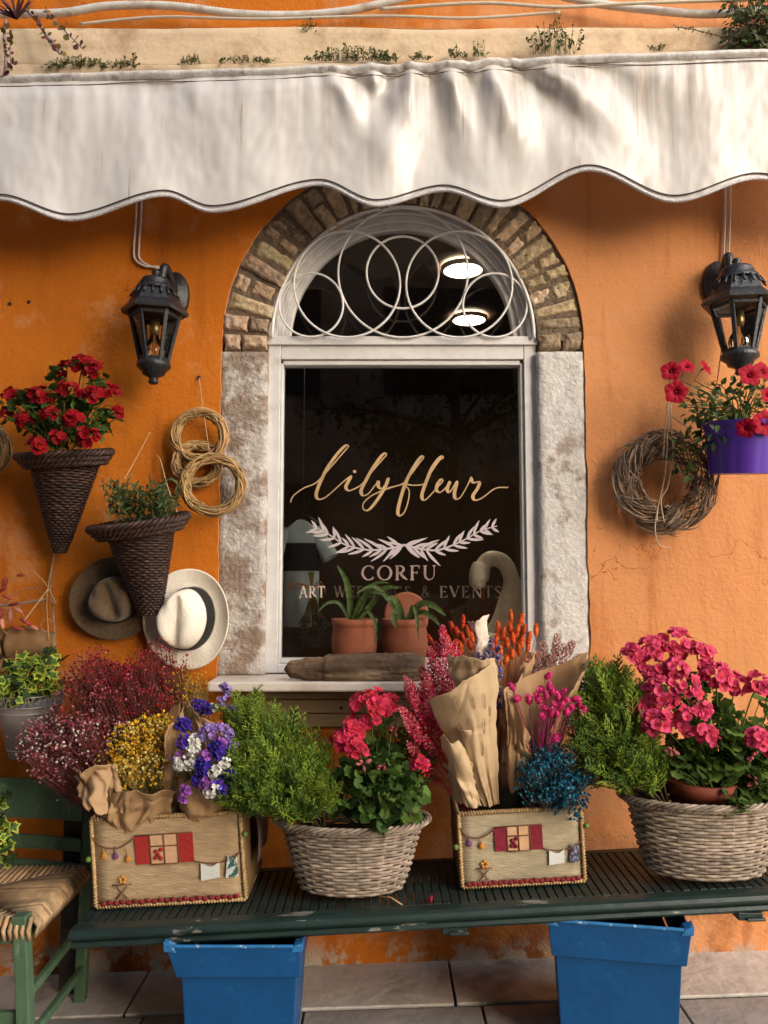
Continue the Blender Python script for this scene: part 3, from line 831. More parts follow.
# ------------------------------------------------------------------ lanterns
m_black = M('black_iron', (.012, .011, .012), rough=.42, var=.3, scale=60, spec=.5, bump=.25, bscale=120)
m_black2 = M('weathered_black_iron', (.022, .024, .030), rough=.38, var=.4, scale=50, spec=.6, bump=.3, bscale=120)
m_lglass = glass_mat('lantern_glass', (.95, .93, .9), 1.0, .01)
m_bulb = glass_mat('bulb_glass', (.98, .95, .9), 1.2, .02)
m_brass = M('brass_cap', (.35, .24, .10), rough=.35, metal=.8)
m_fila = M('filament', (.8, .45, .15), rough=.4, metal=.5)
def lantern(cx, eave_py, top_py, bot_py, Y, Rpx, lab, mat, plate_px, yaw, cable_pts, clab):
    k = 1 / S(Y); c = W(cx, eave_py, Y)
    R = Rpx * k; H = (eave_py - top_py) * k; B = (bot_py - eave_py) * k
    t = thing('wall_lantern', lab, 'lantern', c)
    six = 6
    mb = MB()
    mb.lathe([(R * 1.0, -.004), (R * 1.02, .004), (R * .93, .016), (R * .80, .03), (R * .70, H * .36), (R * .60, H * .5), (R * .56, H * .55)], six, c, rot=yaw)
    mb.lathe([(R * .9, -.003), (R * .98, -.006), (R * 1.0, -.004)], six, c, rot=yaw)
    mb.lathe([(.0001, .012), (R * .9, -.003)], six, c, rot=yaw)
    cap = mb.build('cap', mat, t, smooth=False)
    mb = MB()
    mb.lathe([(R * .60, H * .5), (R * .58, H * .58), (R * .44, H * .62), (R * .47, H * .70), (R * .40, H * .78), (R * .22, H * .84), (R * .1, H * .87), (R * .09, H * .9), (R * .14, H * .94), (R * .1, H * .99), (.0005, H)], 20, c)
    for i in range(18):
        a = 2 * PI * i / 18
        mb.tube([c + V((R * .74 * math.cos(a), R * .74 * math.sin(a), H * .33)), c + V((R * .59 * math.cos(a), R * .59 * math.sin(a), H * .51))], .004, 5)
    mb.build('finial', mat, cap)
    # tapering cage
    r0, r1, zb_ = R * .76, R * .42, -B * .70
    mb = MB()
    for i in range(six):
        a = yaw + 2 * PI * i / six
        mb.beam(c + V((r0 * math.cos(a), r0 * math.sin(a), -.003)), c + V((r1 * math.cos(a), r1 * math.sin(a), zb_)), .013, .010, up=(math.cos(a), math.sin(a), .001))
    mb.lathe([(r0 * .86, -.006), (r0 * 1.03, -.006), (r0 * 1.03, -.02), (r0 * .86, -.02)], six, c, rot=yaw)
    mb.lathe([(r1 * .7, zb_ + .014), (r1 * 1.1, zb_ + .014), (r1 * 1.12, zb_), (r1 * .7, zb_)], six, c, rot=yaw)
    cage = mb.build('cage', mat, t, smooth=False, bevel=.0015)
    mb = MB(); mb.lathe([(r1 * .93, zb_ + .012), (r0 * .93, -.02)], six, c, rot=yaw); mb.build('glass', m_lglass, cage, smooth=False)
    mb = MB()
    mb.lathe([(.0005, zb_ + .012), (r1 * .98, zb_ + .01), (r1 * 1.22, zb_ - .004), (r1 * 1.22, zb_ - .016), (r1 * .86, zb_ - .03), (r1 * .8, zb_ - .04), (r1 * .34, zb_ - .05), (r1 * .30, -B + .012), (r1 * .4, -B + .008), (r1 * .28, -B), (.0005, -B)], 20, c)
    mb.build('base', mat, t)
    mb = MB(); mb.lathe([(.0005, -.02), (.016, -.02), (.018, -.06), (.014, -.075), (.0005, -.075)], 14, c); so_ = mb.build('socket', m_brass, t)
    mb = MB(); zz = -.075
    mb.lathe([(.013, zz), (.016, zz - .012), (.030, zz - .035), (.035, zz - .055), (.030, zz - .075), (.016, zz - .088), (.0005, zz - .092)], 18, c); bl = mb.build('bulb', m_bulb, t)
    mb = MB()
    for i in range(6):
        a = PI * i / 3; mb.tube([c + V((.006 * math.cos(a), .006 * math.sin(a), zz - .01)), c + V((.014 * math.cos(a), .014 * math.sin(a), zz - .055)), c + V((.006 * math.cos(a + .5), .006 * math.sin(a + .5), zz - .07))], .0009, 4)
    mb.build('filament', m_fila, bl)
    # wall plate and bracket arm
    pp = W(plate_px, eave_py - (eave_py - top_py) * .55, 0.0)
    mb = MB()
    def plate(u, v):
        a = 2 * PI * u; r = [1.0, 1.0, .93, .72, .62, .0][int(round(v * 5))]; y = [0, .012, .018, .02, .03, .034][int(round(v * 5))]
        return (pp.x + .050 * r * math.cos(a), -y, pp.z - .03 + .085 * r * math.sin(a))
    mb.grid(24, 5, plate, wrap=True)
    mb.build('wall_plate', mat, t)
    mb = MB()
    q = c + V((0, .02, H * .62))
    mb.tube(catmull([V((pp.x, -.02, pp.z - .04)), V((pp.x, -.055, pp.z + .0)), V((.5 * pp.x + .5 * q.x, .5 * (q.y - .06), pp.z + .035)), V((q.x, q.y + .03, q.z + .02)), q], 8), .015, 10)
    mb.build('bracket_arm', mat, t)
    mb = MB()
    for k2, dx in enumerate((0, 5)):
        mb.tube(catmull([W(px + (dx if i < len(cable_pts) - 1 else dx * .4), py + (0 if i < len(cable_pts) - 2 else k2 * 3), .012) for i, (px, py) in enumerate(cable_pts)], 10), .0038, 6)
    o = mb.build('lantern_cable', M('white_cable' + str(cx), (.62, .56, .52), rough=.5), None, loc=W(cable_pts[0][0], cable_pts[0][1], .012)); tag(o, clab, 'cable')
lantern(155, 313, 268, 387, .16, 33, 'black iron wall lantern above the straw rings', m_black, 176, .22,
        [(137, 195), (136, 220), (134, 246), (135, 259), (145, 266), (160, 267), (170, 271)], 'pair of white cables curling down to the lantern above the straw rings')
lantern(738, 304, 256, 378, .16, 36, 'weathered black lantern above the purple flower pot', m_black2, 716, -.12,
        [(725, 175), (725, 215), (724, 245), (723, 262), (720, 272)], 'white cable running straight down to the lantern above the purple pot')

# ------------------------------------------------------------------ hats
def hat(cx, cy, rx, rz, tilt, lab, m_felt, m_band, crown=(.5, .58), H=.115, cs=(0, 0), seed=1, crease=1.0, shear=0.0, bandh=.24):
    Y0 = .03; k = 1 / S(Y0 + .02); c = W(cx, cy, Y0)
    A, B = rx * k, rz * k
    t = thing('hat', lab, 'hat', c)
    ct, st = math.cos(tilt), math.sin(tilt)
    ca, cb = A * crown[0], B * crown[1]
    ox, oz = cs[0] * k, cs[1] * k
    def place(x, z, h):
        x = x + shear * max(0, h - .012)
        return c + V((x * ct - z * st, -h, x * st + z * ct))
    def brim(u, v):
        a = 2 * PI * u; e = v
        x = (ca + (A - ca) * e) * math.cos(a) + ox * (1 - e); z = (cb + (B - cb) * e) * math.sin(a) + oz * (1 - e)
        h = .012 + .020 * e * e * abs(math.cos(a)) ** 1.5 + .010 * e * e * math.sin(a) + .006 * nz((math.cos(a) * 1.5, math.sin(a) * 1.5 + seed, e))
        return place(x, z, h)
    mb = MB(); mb.grid(72, 12, brim, wrap=True)
    br = mb.build('brim', m_felt, t, solid=.003)
    rings = [(1.0, 0), (.985, .15), (.96, .3), (.925, .5), (.885, .68), (.83, .84), (.76, .95), (.65, 1.0), (.5, 1.0), (.33, .98), (.16, .97), (.001, .97)]
    def crown_pt(u, v):
        j = int(round(v * (len(rings) - 1))); r, hh = rings[j]; a = 2 * PI * u
        x, z = ca * r * math.cos(a), cb * r * math.sin(a)
        tp = 1 - .26 * hh * max(0, math.sin(a)) ; x *= 1 - .30 * hh * max(0, math.sin(a)) ** 1.5
        h = H * hh
        if hh > .6:
            w_ = (hh - .6) / .4
            h -= crease * w_ * .030 * math.exp(-(x / (ca * .26)) ** 2) * (1 if z < cb * .7 else .4)
            for sx in (-1, 1):
                h -= crease * w_ * .026 * math.exp(-((x - sx * ca * .62) / (ca * .25)) ** 2 - ((z - cb * .5) / (cb * .4)) ** 2)
            h -= .018 * w_ * (.5 - z / cb * .5)
        h += .003 * nz((x * 30, z * 30, seed))
        return place(x + ox, z + oz, .012 + h)
    mb = MB(); mb.grid(72, len(rings) - 1, crown_pt, wrap=True)
    mb.build('crown', m_felt, t)
    mb = MB()
    def bnd(u, v):
        a = 2 * PI * u; hh = .002 + bandh * v
        r = 1.012 - .10 * hh + (.014 if .05 < v < .95 else 0)
        return place(ca * r * math.cos(a) * (1 - .07 * hh * max(0, math.sin(a))) + ox, cb * r * math.sin(a) + oz, .013 + H * hh)
    mb.grid(72, 5, bnd, wrap=True)
    mb.build('ribbon', m_band, t)
    return t
m_felt = M('brown_felt', (.11, .072, .042), rough=.95, var=.25, scale=120, spec=.1, sheen=.3, bump=.2, bscale=200)
m_straw_hat = M('pale_panama_straw', (.82, .735, .61), rough=.75, var=.08, scale=160, spec=.2, bump=.3, bscale=260)
m_ribbon = M('black_ribbon', (.012, .010, .010), rough=.6)
m_ribbon2 = M('brown_ribbon', (.032, .022, .014), rough=.8)
hat(117, 598, 44, 41, math.radians(18), 'dark brown felt hat with a creased crown, behind the cone basket', m_felt, m_ribbon2, crown=(.55, .56), H=.105, cs=(1, -1), seed=2)
hat(190, 619, 43, 50, math.radians(-6), 'cream panama hat with black ribbon hung beside the window jamb', m_straw_hat, m_ribbon, crown=(.52, .62), H=.115, cs=(3, 1), seed=5, crease=.55, shear=-.34, bandh=.36)

# ------------------------------------------------------------------ straw rings and the twig wreath
m_straw = M('golden_straw', (.36, .215, .085), rough=.7, var=.25, scale=30, island=.45, hue=.015)
def straw_ring(cx, cy, R, r, Y, tilt, seed, lab, grp):
    rg = random.Random(seed); c = W(cx, cy, Y); mb = MB(); k = 1 / S(Y); R *= k; r *= k
    Rm = Matrix.Rotation(tilt, 3, 'Z')
    for i in range(84):
        a0 = rg.uniform(0, 2 * PI); sp = rg.uniform(1.6, 4.2); ph = rg.uniform(0, 2 * PI); tw = rg.uniform(-1.6, 2.4); rr = r * rg.uniform(.62, 1.05)
        n = int(8 + sp * 8); P = []
        for j in range(n):
            a = a0 + sp * j / (n - 1); b = ph + tw * sp * j / (n - 1)
            q = R + rr * math.cos(b) + (.3 * r * nz((i, a * 2, 0)))
            P.append(c + Rm @ V((q * math.cos(a), -rr * math.sin(b), q * math.sin(a) * .96)))
        e = rg.random()
        if e < .25: P[-1] = P[-1] + rdir(rg) * .012
        mb.tube(P, rg.uniform(.0020, .0040), 4)
    for i in range(9):
        a = rg.uniform(0, 2 * PI)
        mb.tube([c + Rm @ V(((R + r * 1.08 * math.cos(b)) * math.cos(a + b * .03), -r * 1.08 * math.sin(b), (R + r * 1.08 * math.cos(b)) * math.sin(a + b * .03) * .96)) for b in [2 * PI * q / 10 for q in range(10)]], .0014, 4, closed=True)
    o = mb.build('straw_ring', m_straw, None, loc=c); tag(o, lab, 'straw ring', grp)
G = 'straw rings hung by the window'
straw_ring(197, 464, 20, 5, .035, .15, 21, 'middle straw ring, half hidden between the top and bottom rings', G)
straw_ring(199.5, 436, 25, 5, .055, -.1, 22, 'topmost of the straw rings hanging under the nail', G)
straw_ring(213, 484.5, 28, 5.2, .085, .1, 23, 'lowest and largest straw ring, overlapping the stone jamb', G)
straw_ring(-16, 449, 23, 6, .05, 0, 24, 'straw ring cut by the photo edge beside the red geranium', G)
m_string = M('natural_string', (.42, .29, .16), rough=.8, var=.2, scale=60)
def string(name, pts, lab, r=.0014, cat='string', mat=None):
    mb = MB()
    P = catmull([W(*p) for p in pts], 6); mb.tube(P, r, 5)
    o = mb.build(name, mat or m_string, None, loc=P[0]); tag(o, lab, cat)
string('string', [(199, 378, .012), (202, 400, .05), (207, 436, .08), (210, 457, .09)], 'thin string holding the lowest straw ring from a nail')
mb = MB(); p = W(199, 377, .006); mb.ball(p, .006, 0, 6, 8); tag(mb.build('nail', m_black, None, loc=p), 'small nail above the straw rings', 'nail')
for px, py in ((10, 304), (29, 302)):
    mb = MB(); p = W(px, py, .0); mb.lathe([(.006, -.0), (.007, .002), (.004, .003), (.0005, -.001)], 10, (0, 0, 0)); 
    mb.v = [(p.x + a, -c_, p.z + b) for a, b, c_ in mb.v]
    tag(mb.build('wall_plug', m_black, None, loc=p), 'empty screw hole in the plaster above the red geranium', 'wall plug', 'pair of screw holes')

m_twig = M('grey_brown_twigs', (.22, .155, .11), rough=.85, var=.3, scale=40, island=.6, hue=.01)
c = W(664, 482, .055); rg = random.Random(31); mb = MB(); k = 1 / S(.055)
for i in range(620):
    a = rg.uniform(0, 2 * PI); b = rg.uniform(0, 2 * PI); rr = 15 * k * math.sqrt(rg.uniform(.15, 1)); R = 37.5 * k
    sp = rg.uniform(.25, .75); n = 5; P = []; dr = rg.uniform(-.012, .022)
    for j in range(n):
        t_ = j / (n - 1); a2 = a + sp * t_
        q = R + rr * math.cos(b + t_) + dr * t_
        P.append(c + V((q * math.cos(a2), -rr * .8 * math.sin(b + t_) - .008, q * math.sin(a2))))
    r_ = rg.uniform(.0012, .0034)
    mb.tube(P, [r_, r_, r_ * .9, r_ * .7, r_ * .3], 4)
o = thing('twig_wreath', 'grey brown twig wreath hung under the purple flower pot', 'wreath', c)
mb.build('twigs', m_twig, o)
mb = MB()
for pts in ([(669, 402, .03), (668, 420, .10), (667, 450, .115), (664, 480, .115), (658, 507, .112), (657, 520, .11)], [(671, 404, .03), (671, 425, .10), (673, 452, .115), (668, 485, .118), (661, 500, .115), (664, 522, .11)], [(667, 404, .03), (665, 430, .1), (663, 458, .115)], [(657, 512, .112), (655, 530, .11), (659, 545, .10), (670, 548, .10)], [(670, 415, .05), (690, 430, .06), (697, 445, .04)]):
    P = catmull([W(*p) for p in pts], 6); mb.tube(P, .0022, 4)
mb.build('raffia_tie', M('pale_raffia', (.50, .36, .22), rough=.7, var=.2, scale=60), o)

# ------------------------------------------------------------------ wicker
m_wdark = M('dark_wicker', (.040, .018, .012), rough=.6, var=.4, scale=60, island=.3, spec=.4, col2=(.11, .06, .04), c2scale=40, c2lo=.55, c2hi=.7)
m_wgrey = M('greyed_wicker', (.30, .235, .18), rough=.7, var=.3, scale=40, island=.28, spec=.3, hue=.006, col2=(.14, .10, .072), c2scale=25, c2lo=.52, c2hi=.68)
m_inside = M('dark_soil', (.03, .02, .013), rough=.95, var=.3, bump=.8)  # earth filling the baskets and the purple pot
def weave(mb, prof, rows, stakes, sr, c, sq=1.0, amp=None, lean=(0, 0), fl=1.15):
    """prof(t) -> (radius, z), t from 0 at the bottom to 1 at the top"""
    c = V(c); seg = stakes * 3; amp = amp or sr * .8
    for i in range(rows):
        t = (i + .5) / rows; r, z = prof(t)
        P = []
        for j in range(seg):
            a = 2 * PI * j / seg
            q = r + amp * math.sin(stakes * a / 2 + PI * i) + .0012 * nz((i * 3.1, j * .3, 1))
            P.append(c + V((q * math.cos(a) + lean[0] * t, q * math.sin(a) * sq + lean[1] * t, z + .0012 * nz((j * .21, i * 2.2, 5)))))
        mb.tube(P, [sr * fl * (1 + .18 * nz((j * .4, i * 5.1, 9))) for j in range(seg)], 5, closed=True)
def stakes_(mb, prof, stakes, r, c, sq=1.0, lean=(0, 0)):
    c = V(c)
    for k in range(stakes):
        a = 2 * PI * (k + .5) / stakes * 1.0
        mb.tube([c + V((prof(t)[0] * math.cos(a) + lean[0] * t, prof(t)[0] * math.sin(a) * sq + lean[1] * t, prof(t)[1])) for t in [j / 8 for j in range(9)]], r, 5)
def braid(mb, R, z, thick, c, sq=1.0, turns=22, strands=4, seg=220, lean=(0, 0), flat=.75):
    c = V(c)
    for s_ in range(strands):
        P = []
        for j in range(seg):
            a = 2 * PI * j / seg; b = turns * a + 2 * PI * s_ / strands
            q = R + thick * math.cos(b)
            P.append(c + V((q * math.cos(a) + lean[0], q * math.sin(a) * sq + lean[1], z + thick * flat * math.sin(b) + .002 * nz((a * 3, s_, 2)))))
        mb.tube(P, thick * .55, 5, closed=True)
def basket(cx, rim_py, bot_py, Rpx, rpx, Yc, lab, rows=20, stakes=30, sq=.56):
    k = 1 / S(Yc); top = W(cx, rim_py, Yc)
    zb_ = bz(top.x) + .012; H = top.z - zb_; R, r = Rpx * k, rpx * k
    c = V((top.x, top.y, zb_))
    t = thing('wicker_basket', lab, 'basket', c)
    prof = lambda u: (r + (R * .87 - r) * u ** .8, .006 + (H - .012) * u)
    mb = MB(); weave(mb, prof, rows, stakes, H / rows * .42, c, sq, amp=H / rows * .62); stakes_(mb, prof, stakes // 2, .0035, c, sq)
    mb.lathe([(.0005, .004), (r, .004), (r, .012)], 32, c, sq=sq)
    mb.build('body', m_wgrey, t)
    mb = MB()
    braid(mb, R * .91, H - .002, .0085, c, sq, 17, 4); braid(mb, R * .97, H + .006, .0078, c, sq, 15, 4)
    mb.build('rim', m_wgrey, t)
    mb = MB(); mb.lathe([(.0005, H * .82), (R * .5, H * .85), (R * .80, H * .74)], 24, c, sq=sq); mb.build('soil', m_inside, t)
    return t, c, H, R
bask1 = basket(352, 820, 892, 76, 47, .40, 'grey wicker basket between the two straw boxes, holding a conifer and a geranium')
bask2 = basket(702, 797, 882, 81, 54, .415, 'larger grey wicker basket at the far end of the bench under the pink geranium', rows=21, stakes=32)

def cone_basket(rim_px, rim_py, Rpx, tip_px, tip_py, tip_r, neck, lab, Y=.155, tilt=0.0, rows=36):
    k = 1 / S(Y); top = W(rim_px, rim_py, Y); tip = W(tip_px, tip_py, Y - .08)
    c = V((tip.x, tip.y, tip.z)); H = top.z - tip.z; R = Rpx * k; ln_ = (top.x - tip.x, top.y - tip.y)
    t = thing('cone_basket', lab, 'hanging basket', top)
    prof = lambda u: (tip_r * k + (neck * k - tip_r * k) * u ** .95, H * u * .97)
    mb = MB(); weave(mb, prof, rows, 28, H / rows * .46, c, .92, lean=ln_); stakes_(mb, prof, 14, .003, c, .92, lean=ln_)
    mb.lathe([(.0005, .0), (tip_r * k, .002)], 12, c)
    body = mb.build('body', m_wdark, t)
    mb = MB()
    c2 = c + V((ln_[0], ln_[1], 0))
    T = Matrix.Translation(top) @ Matrix.Rotation(tilt, 4, 'Y') @ Matrix.Rotation(.17, 4, 'X') @ Matrix.Translation(-top)
    mb.xf = T
    braid(mb, R * .84, H - .012, .012, c2, .86, 13, 4); braid(mb, R * .92, H + .002, .011, c2, .86, 12, 4); braid(mb, R * .78, H - .028, .010, c2, .86, 12, 4)
    mb.build('rim', m_wdark, t)
    mb = MB(); mb.xf = T; mb.lathe([(.0005, H), (R * .8, H - .012)], 20, c2, sq=.86); mb.build('soil', m_inside, t)
    return t, top, R
cone1 = cone_basket(65, 455, 48, 60, 553, 5, 34, 'dark wicker cone basket holding the red geranium', tilt=-.06)
cone2 = cone_basket(139, 523, 51, 150, 615, 10, 34, 'dark wicker cone basket hung in front of the hats', Y=.175, tilt=-.14, rows=34)
string('string', [(150, 432, .012), (138, 455, .06), (124, 480, .13)], 'thin string running to the rim of the cone basket of herbs')
string('string', [(157, 455, .012), (161, 462, .05), (167, 485, .12), (177, 512, .17)], 'thick pale cord running to the wall side rim of the herb basket', r=.002)

# ------------------------------------------------------------------ bench
m_bench = M('dark_green_bench_paint', (.012, .028, .024), rough=.42, var=.3, scale=20, spec=.5, col2=(.20, .19, .16), c2scale=17, c2lo=.615, c2hi=.64, bump=.2, bscale=60, stretch=(.35, 1, 1))
m_bench_d = M('bench_slat_paint', (.013, .024, .021), rough=.5, var=.35, scale=30, spec=.45, bump=.25, bscale=80)
m_post = M('dark_wood', (.020, .013, .009), rough=.6, var=.3, scale=12, stretch=(1, 1, .1))
bx0, bx1 = W(68, 935, .55).x, 1.30
T = Matrix.Translation((0, 0, bz(0))) @ Matrix.Rotation(-math.atan(BSL), 4, 'Y')
bench = thing('bench', 'long dark green slatted bench carrying the baskets and boxes', 'bench', ((bx0 + bx1) / 2, -.37, bz(0)))
mb = MB(); mb.xf = T
def prof_rail(y0, y1, z0, z1, xa, xb):
    """rail of rounded section"""
    e = .010
    sec = [(y0 + e, z0), (y1, z0), (y1, z1), (y0 + e * 1.6, z1), (y0 + e * .5, z1 - e * .4), (y0, z1 - e * 1.3), (y0, z0 + e)]
    n = len(sec); vs = [(xa, y, z) for y, z in sec] + [(xb, y, z) for y, z in sec]
    fs = [tuple(range(n)), tuple(range(2 * n - 1, n - 1, -1))] + [(i, i + n, (i + 1) % n + n, (i + 1) % n) for i in range(n)]
    mb.add(vs, fs)
prof_rail(-.555, -.505, -.030, -.002, bx0, bx1); prof_rail(-.548, -.515, -.052, -.0305, bx0 + .004, bx1)
mb.build('front_rail', m_bench, bench, smooth=False)
mb = MB(); mb.xf = T; mb.box((bx0, -.205, -.045), (bx1, -.175, -.001)); mb.build('back_rail', m_bench, bench, smooth=False, bevel=.004)
mb = MB(); mb.xf = T; x = bx0 + .004; rg = random.Random(2)
while x < bx1 - .02:
    y_ = rg.uniform(-.0015, .001)
    mb.box((x, -.504, -.020 + y_), (x + .0205, -.206, -.001 + y_)); x += .0240
mb.box((bx0 + .01, -.33, -.04), (bx1 - .01, -.30, -.0215))
mb.build('seat_slats', m_bench_d, bench, smooth=False, bevel=.002)
for px, py in ((455, 930), (750, 916)):
    p = W(px, py, .53); mb = MB(); mb.box((p.x - .035, -.54, p.z - .008), (p.x + .03, -.50, p.z + .012)); mb.tube([(p.x - .015, -.545, p.z - .004), (p.x + .034, -.545, p.z - .002)], .005, 6)
    mb.build('bracket', m_bench, bench, smooth=False, bevel=.002)
for x in (W(228, 930, .5).x, W(612, 930, .5).x):
    for y in (-.225,):
        mb = MB(); mb.box((x, y - .02, gz(x) + .012), (x + .045, y + .02, bz(x) - .05)); mb.build('leg', m_post, bench, smooth=False, bevel=.003)
xm = W(72, 860, .12).x
mb = MB(); mb.box((xm - .028, -.13, gz(xm) + .012), (xm + .028, -.075, W(72, 800, .1).z)); tag(mb.build('wooden_post', m_post, None, loc=(xm, -.1, gz(xm)), smooth=False, bevel=.006), 'dark wooden post by the wall behind the green chair and bench end', 'post')

# ------------------------------------------------------------------ chair
m_green = M('worn_green_paint', (.075, .135, .072), rough=.55, var=.2, scale=20, col2=(.23, .25, .17), c2scale=22, c2lo=.60, c2hi=.70, bump=.3, bscale=60, stretch=(1, 1, .4))
m_rush = M('rush_seat', (.42, .27, .14), rough=.8, var=.3, scale=40, island=.35)
cx_r, cx_l = W(40, 930, .53).x - .025, -1.50
yb_, yf_ = -.165, -.53
_f = W(20, 916, .53); zs_ = _f.z - .015
zg = gz(-1.1) + .012
chair = thing('chair', 'worn green wooden chair with a rush seat beside the bench', 'chair', (-1.235, -.35, zg))
def cbeam(nm, p, q, wx, wy, up=(0, -1, 0), w2=None, mat=None):
    mb = MB(); mb.beam(p, q, wx, wy, up, 0, w2); return mb.build(nm, mat or m_green, chair, smooth=False, bevel=.003)
cbeam('leg', (cx_r - .025, yf_, zs_ + .02), (cx_r + .012, yf_ - .012, zg), .036, .038, w2=.95)
cbeam('leg', (cx_l, yf_, zs_ + .02), (cx_l - .03, yf_ - .012, zg), .036, .038, w2=.95)
cbeam('back_post', (cx_r, yb_, zg), (cx_r + .004, yb_ + .035, .70), .034, .030)
cbeam('back_post', (cx_l, yb_, zg), (cx_l, yb_ + .035, .70), .034, .030)
def slat(z0, z1):
    mb = MB()
    def fn(u, v):
        x = cx_l + .015 + (cx_r - cx_l - .03) * u; bow_ = .03 * math.sin(PI * u)
        return V((x, yb_ + .012 + bow_, z0 + (z1 - z0) * v + .008 * math.sin(PI * u) * (1 if v > .5 else .4)))
    mb.grid(16, 2, fn); mb.build('back_slat', m_green, chair, smooth=False, solid=.012)
slat(.548, .665); slat(.455, .492); slat(.378, .415)
cbeam('seat_rail', (cx_r - .02, yf_ + .018, zs_ - .03), (cx_r, yb_, zs_ - .03), .024, .034, up=(0, 0, 1))
cbeam('seat_rail', (cx_l, yf_, zs_ - .035), (cx_r - .045, yf_, zs_ - .035), .022, .036, up=(0, 0, 1))
cbeam('stretcher', (cx_r - .004, yf_ + .015, zg + .21), (cx_r + .002, yb_, zg + .23), .018, .022, up=(0, 0, 1))
cbeam('stretcher', (cx_r + .004, yf_ + .015, zg + .10), (cx_r + .004, yb_, zg + .10), .018, .022, up=(0, 0, 1))
cbeam('stretcher', (cx_l, yf_, zg + .155), (cx_r - .022, yf_, zg + .155), .020, .034, up=(0, 0, 1))
mb = MB(); rg = random.Random(5)
xs0, xs1 = cx_l + .02, cx_r + .012
for sgn in range(2):
    n = 34
    for i in range(n):      # cords running round the seat frame towards its middle, in four fields
        t_ = (i + .5) / n
        if sgn == 0:
            x = xs0 + (xs1 - xs0) * t_; dd = min(t_, 1 - t_) * 2
            for (ye, s2) in ((yf_ - .016, 1), (yb_, -1)):
                yi = ye + s2 * dd * abs(yf_ - yb_) * .5
                mb.tube([(x, ye + s2 * .002, zs_ - .04), (x, ye - s2 * .008, zs_ - .012), (x, ye + s2 * .012, zs_ + .012), (x, yi, zs_ + .002)], .0062, 5)
        else:
            y = yf_ + (yb_ - yf_) * t_; dd = min(t_, 1 - t_) * 2
            for (xe, s2) in ((xs1, -1), (xs0, 1)):
                xi = xe + s2 * dd * (xs1 - xs0) * .5
                mb.tube([(xe + s2 * .002, y, zs_ - .04), (xe - s2 * .006, y, zs_ - .012), (xe + s2 * .014, y, zs_ + .012), (xi, y, zs_ + .002)], .0056, 5)
mb.build('rush_seat', m_rush, chair)

# ------------------------------------------------------------------ straw boxes
def burlap_mat(name, col):
    m = M(name, col, rough=.9, var=.16, scale=60, stretch=(.4, 1, 2.0), spec=.1, bump=.4, bscale=160, col2=tuple(c * .78 for c in col), c2scale=20, c2lo=.45, c2hi=.8)
    return m
m_bur1 = burlap_mat('straw_cloth', (.45, .32, .185)); m_bur2 = burlap_mat('greyed_straw_cloth', (.40, .33, .22))
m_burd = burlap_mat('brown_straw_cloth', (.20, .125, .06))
m_rope = M('straw_rope', (.46, .30, .14), rough=.8, var=.3, scale=90, island=.2)
m_red = M('red_felt', (.34, .022, .018), rough=.9, var=.15, scale=80, bump=.3)
m_wine = M('wine_felt', (.20, .012, .028), rough=.9, var=.15, scale=80, bump=.3)
m_peach = M('peach_felt', (.60, .36, .20), rough=.9, var=.1, scale=80)
m_dkred = M('dark_red_wool', (.20, .018, .018), rough=.9, var=.3, scale=90)
m_ora = M('orange_wool', (.55, .22, .03), rough=.9); m_pur = M('purple_wool', (.17, .06, .16), rough=.9)
m_brn = M('brown_yarn', (.16, .07, .035), rough=.9); m_whc = M('white_cloth', (.62, .62, .58), rough=.8, var=.05)
m_teal = M('printed_cloth', (.60, .60, .56), rough=.8, var=.0, col2=(.03, .12, .11), c2scale=70, c2lo=.5, c2hi=.54)
m_grn = M('green_button', (.14, .22, .03), rough=.7)
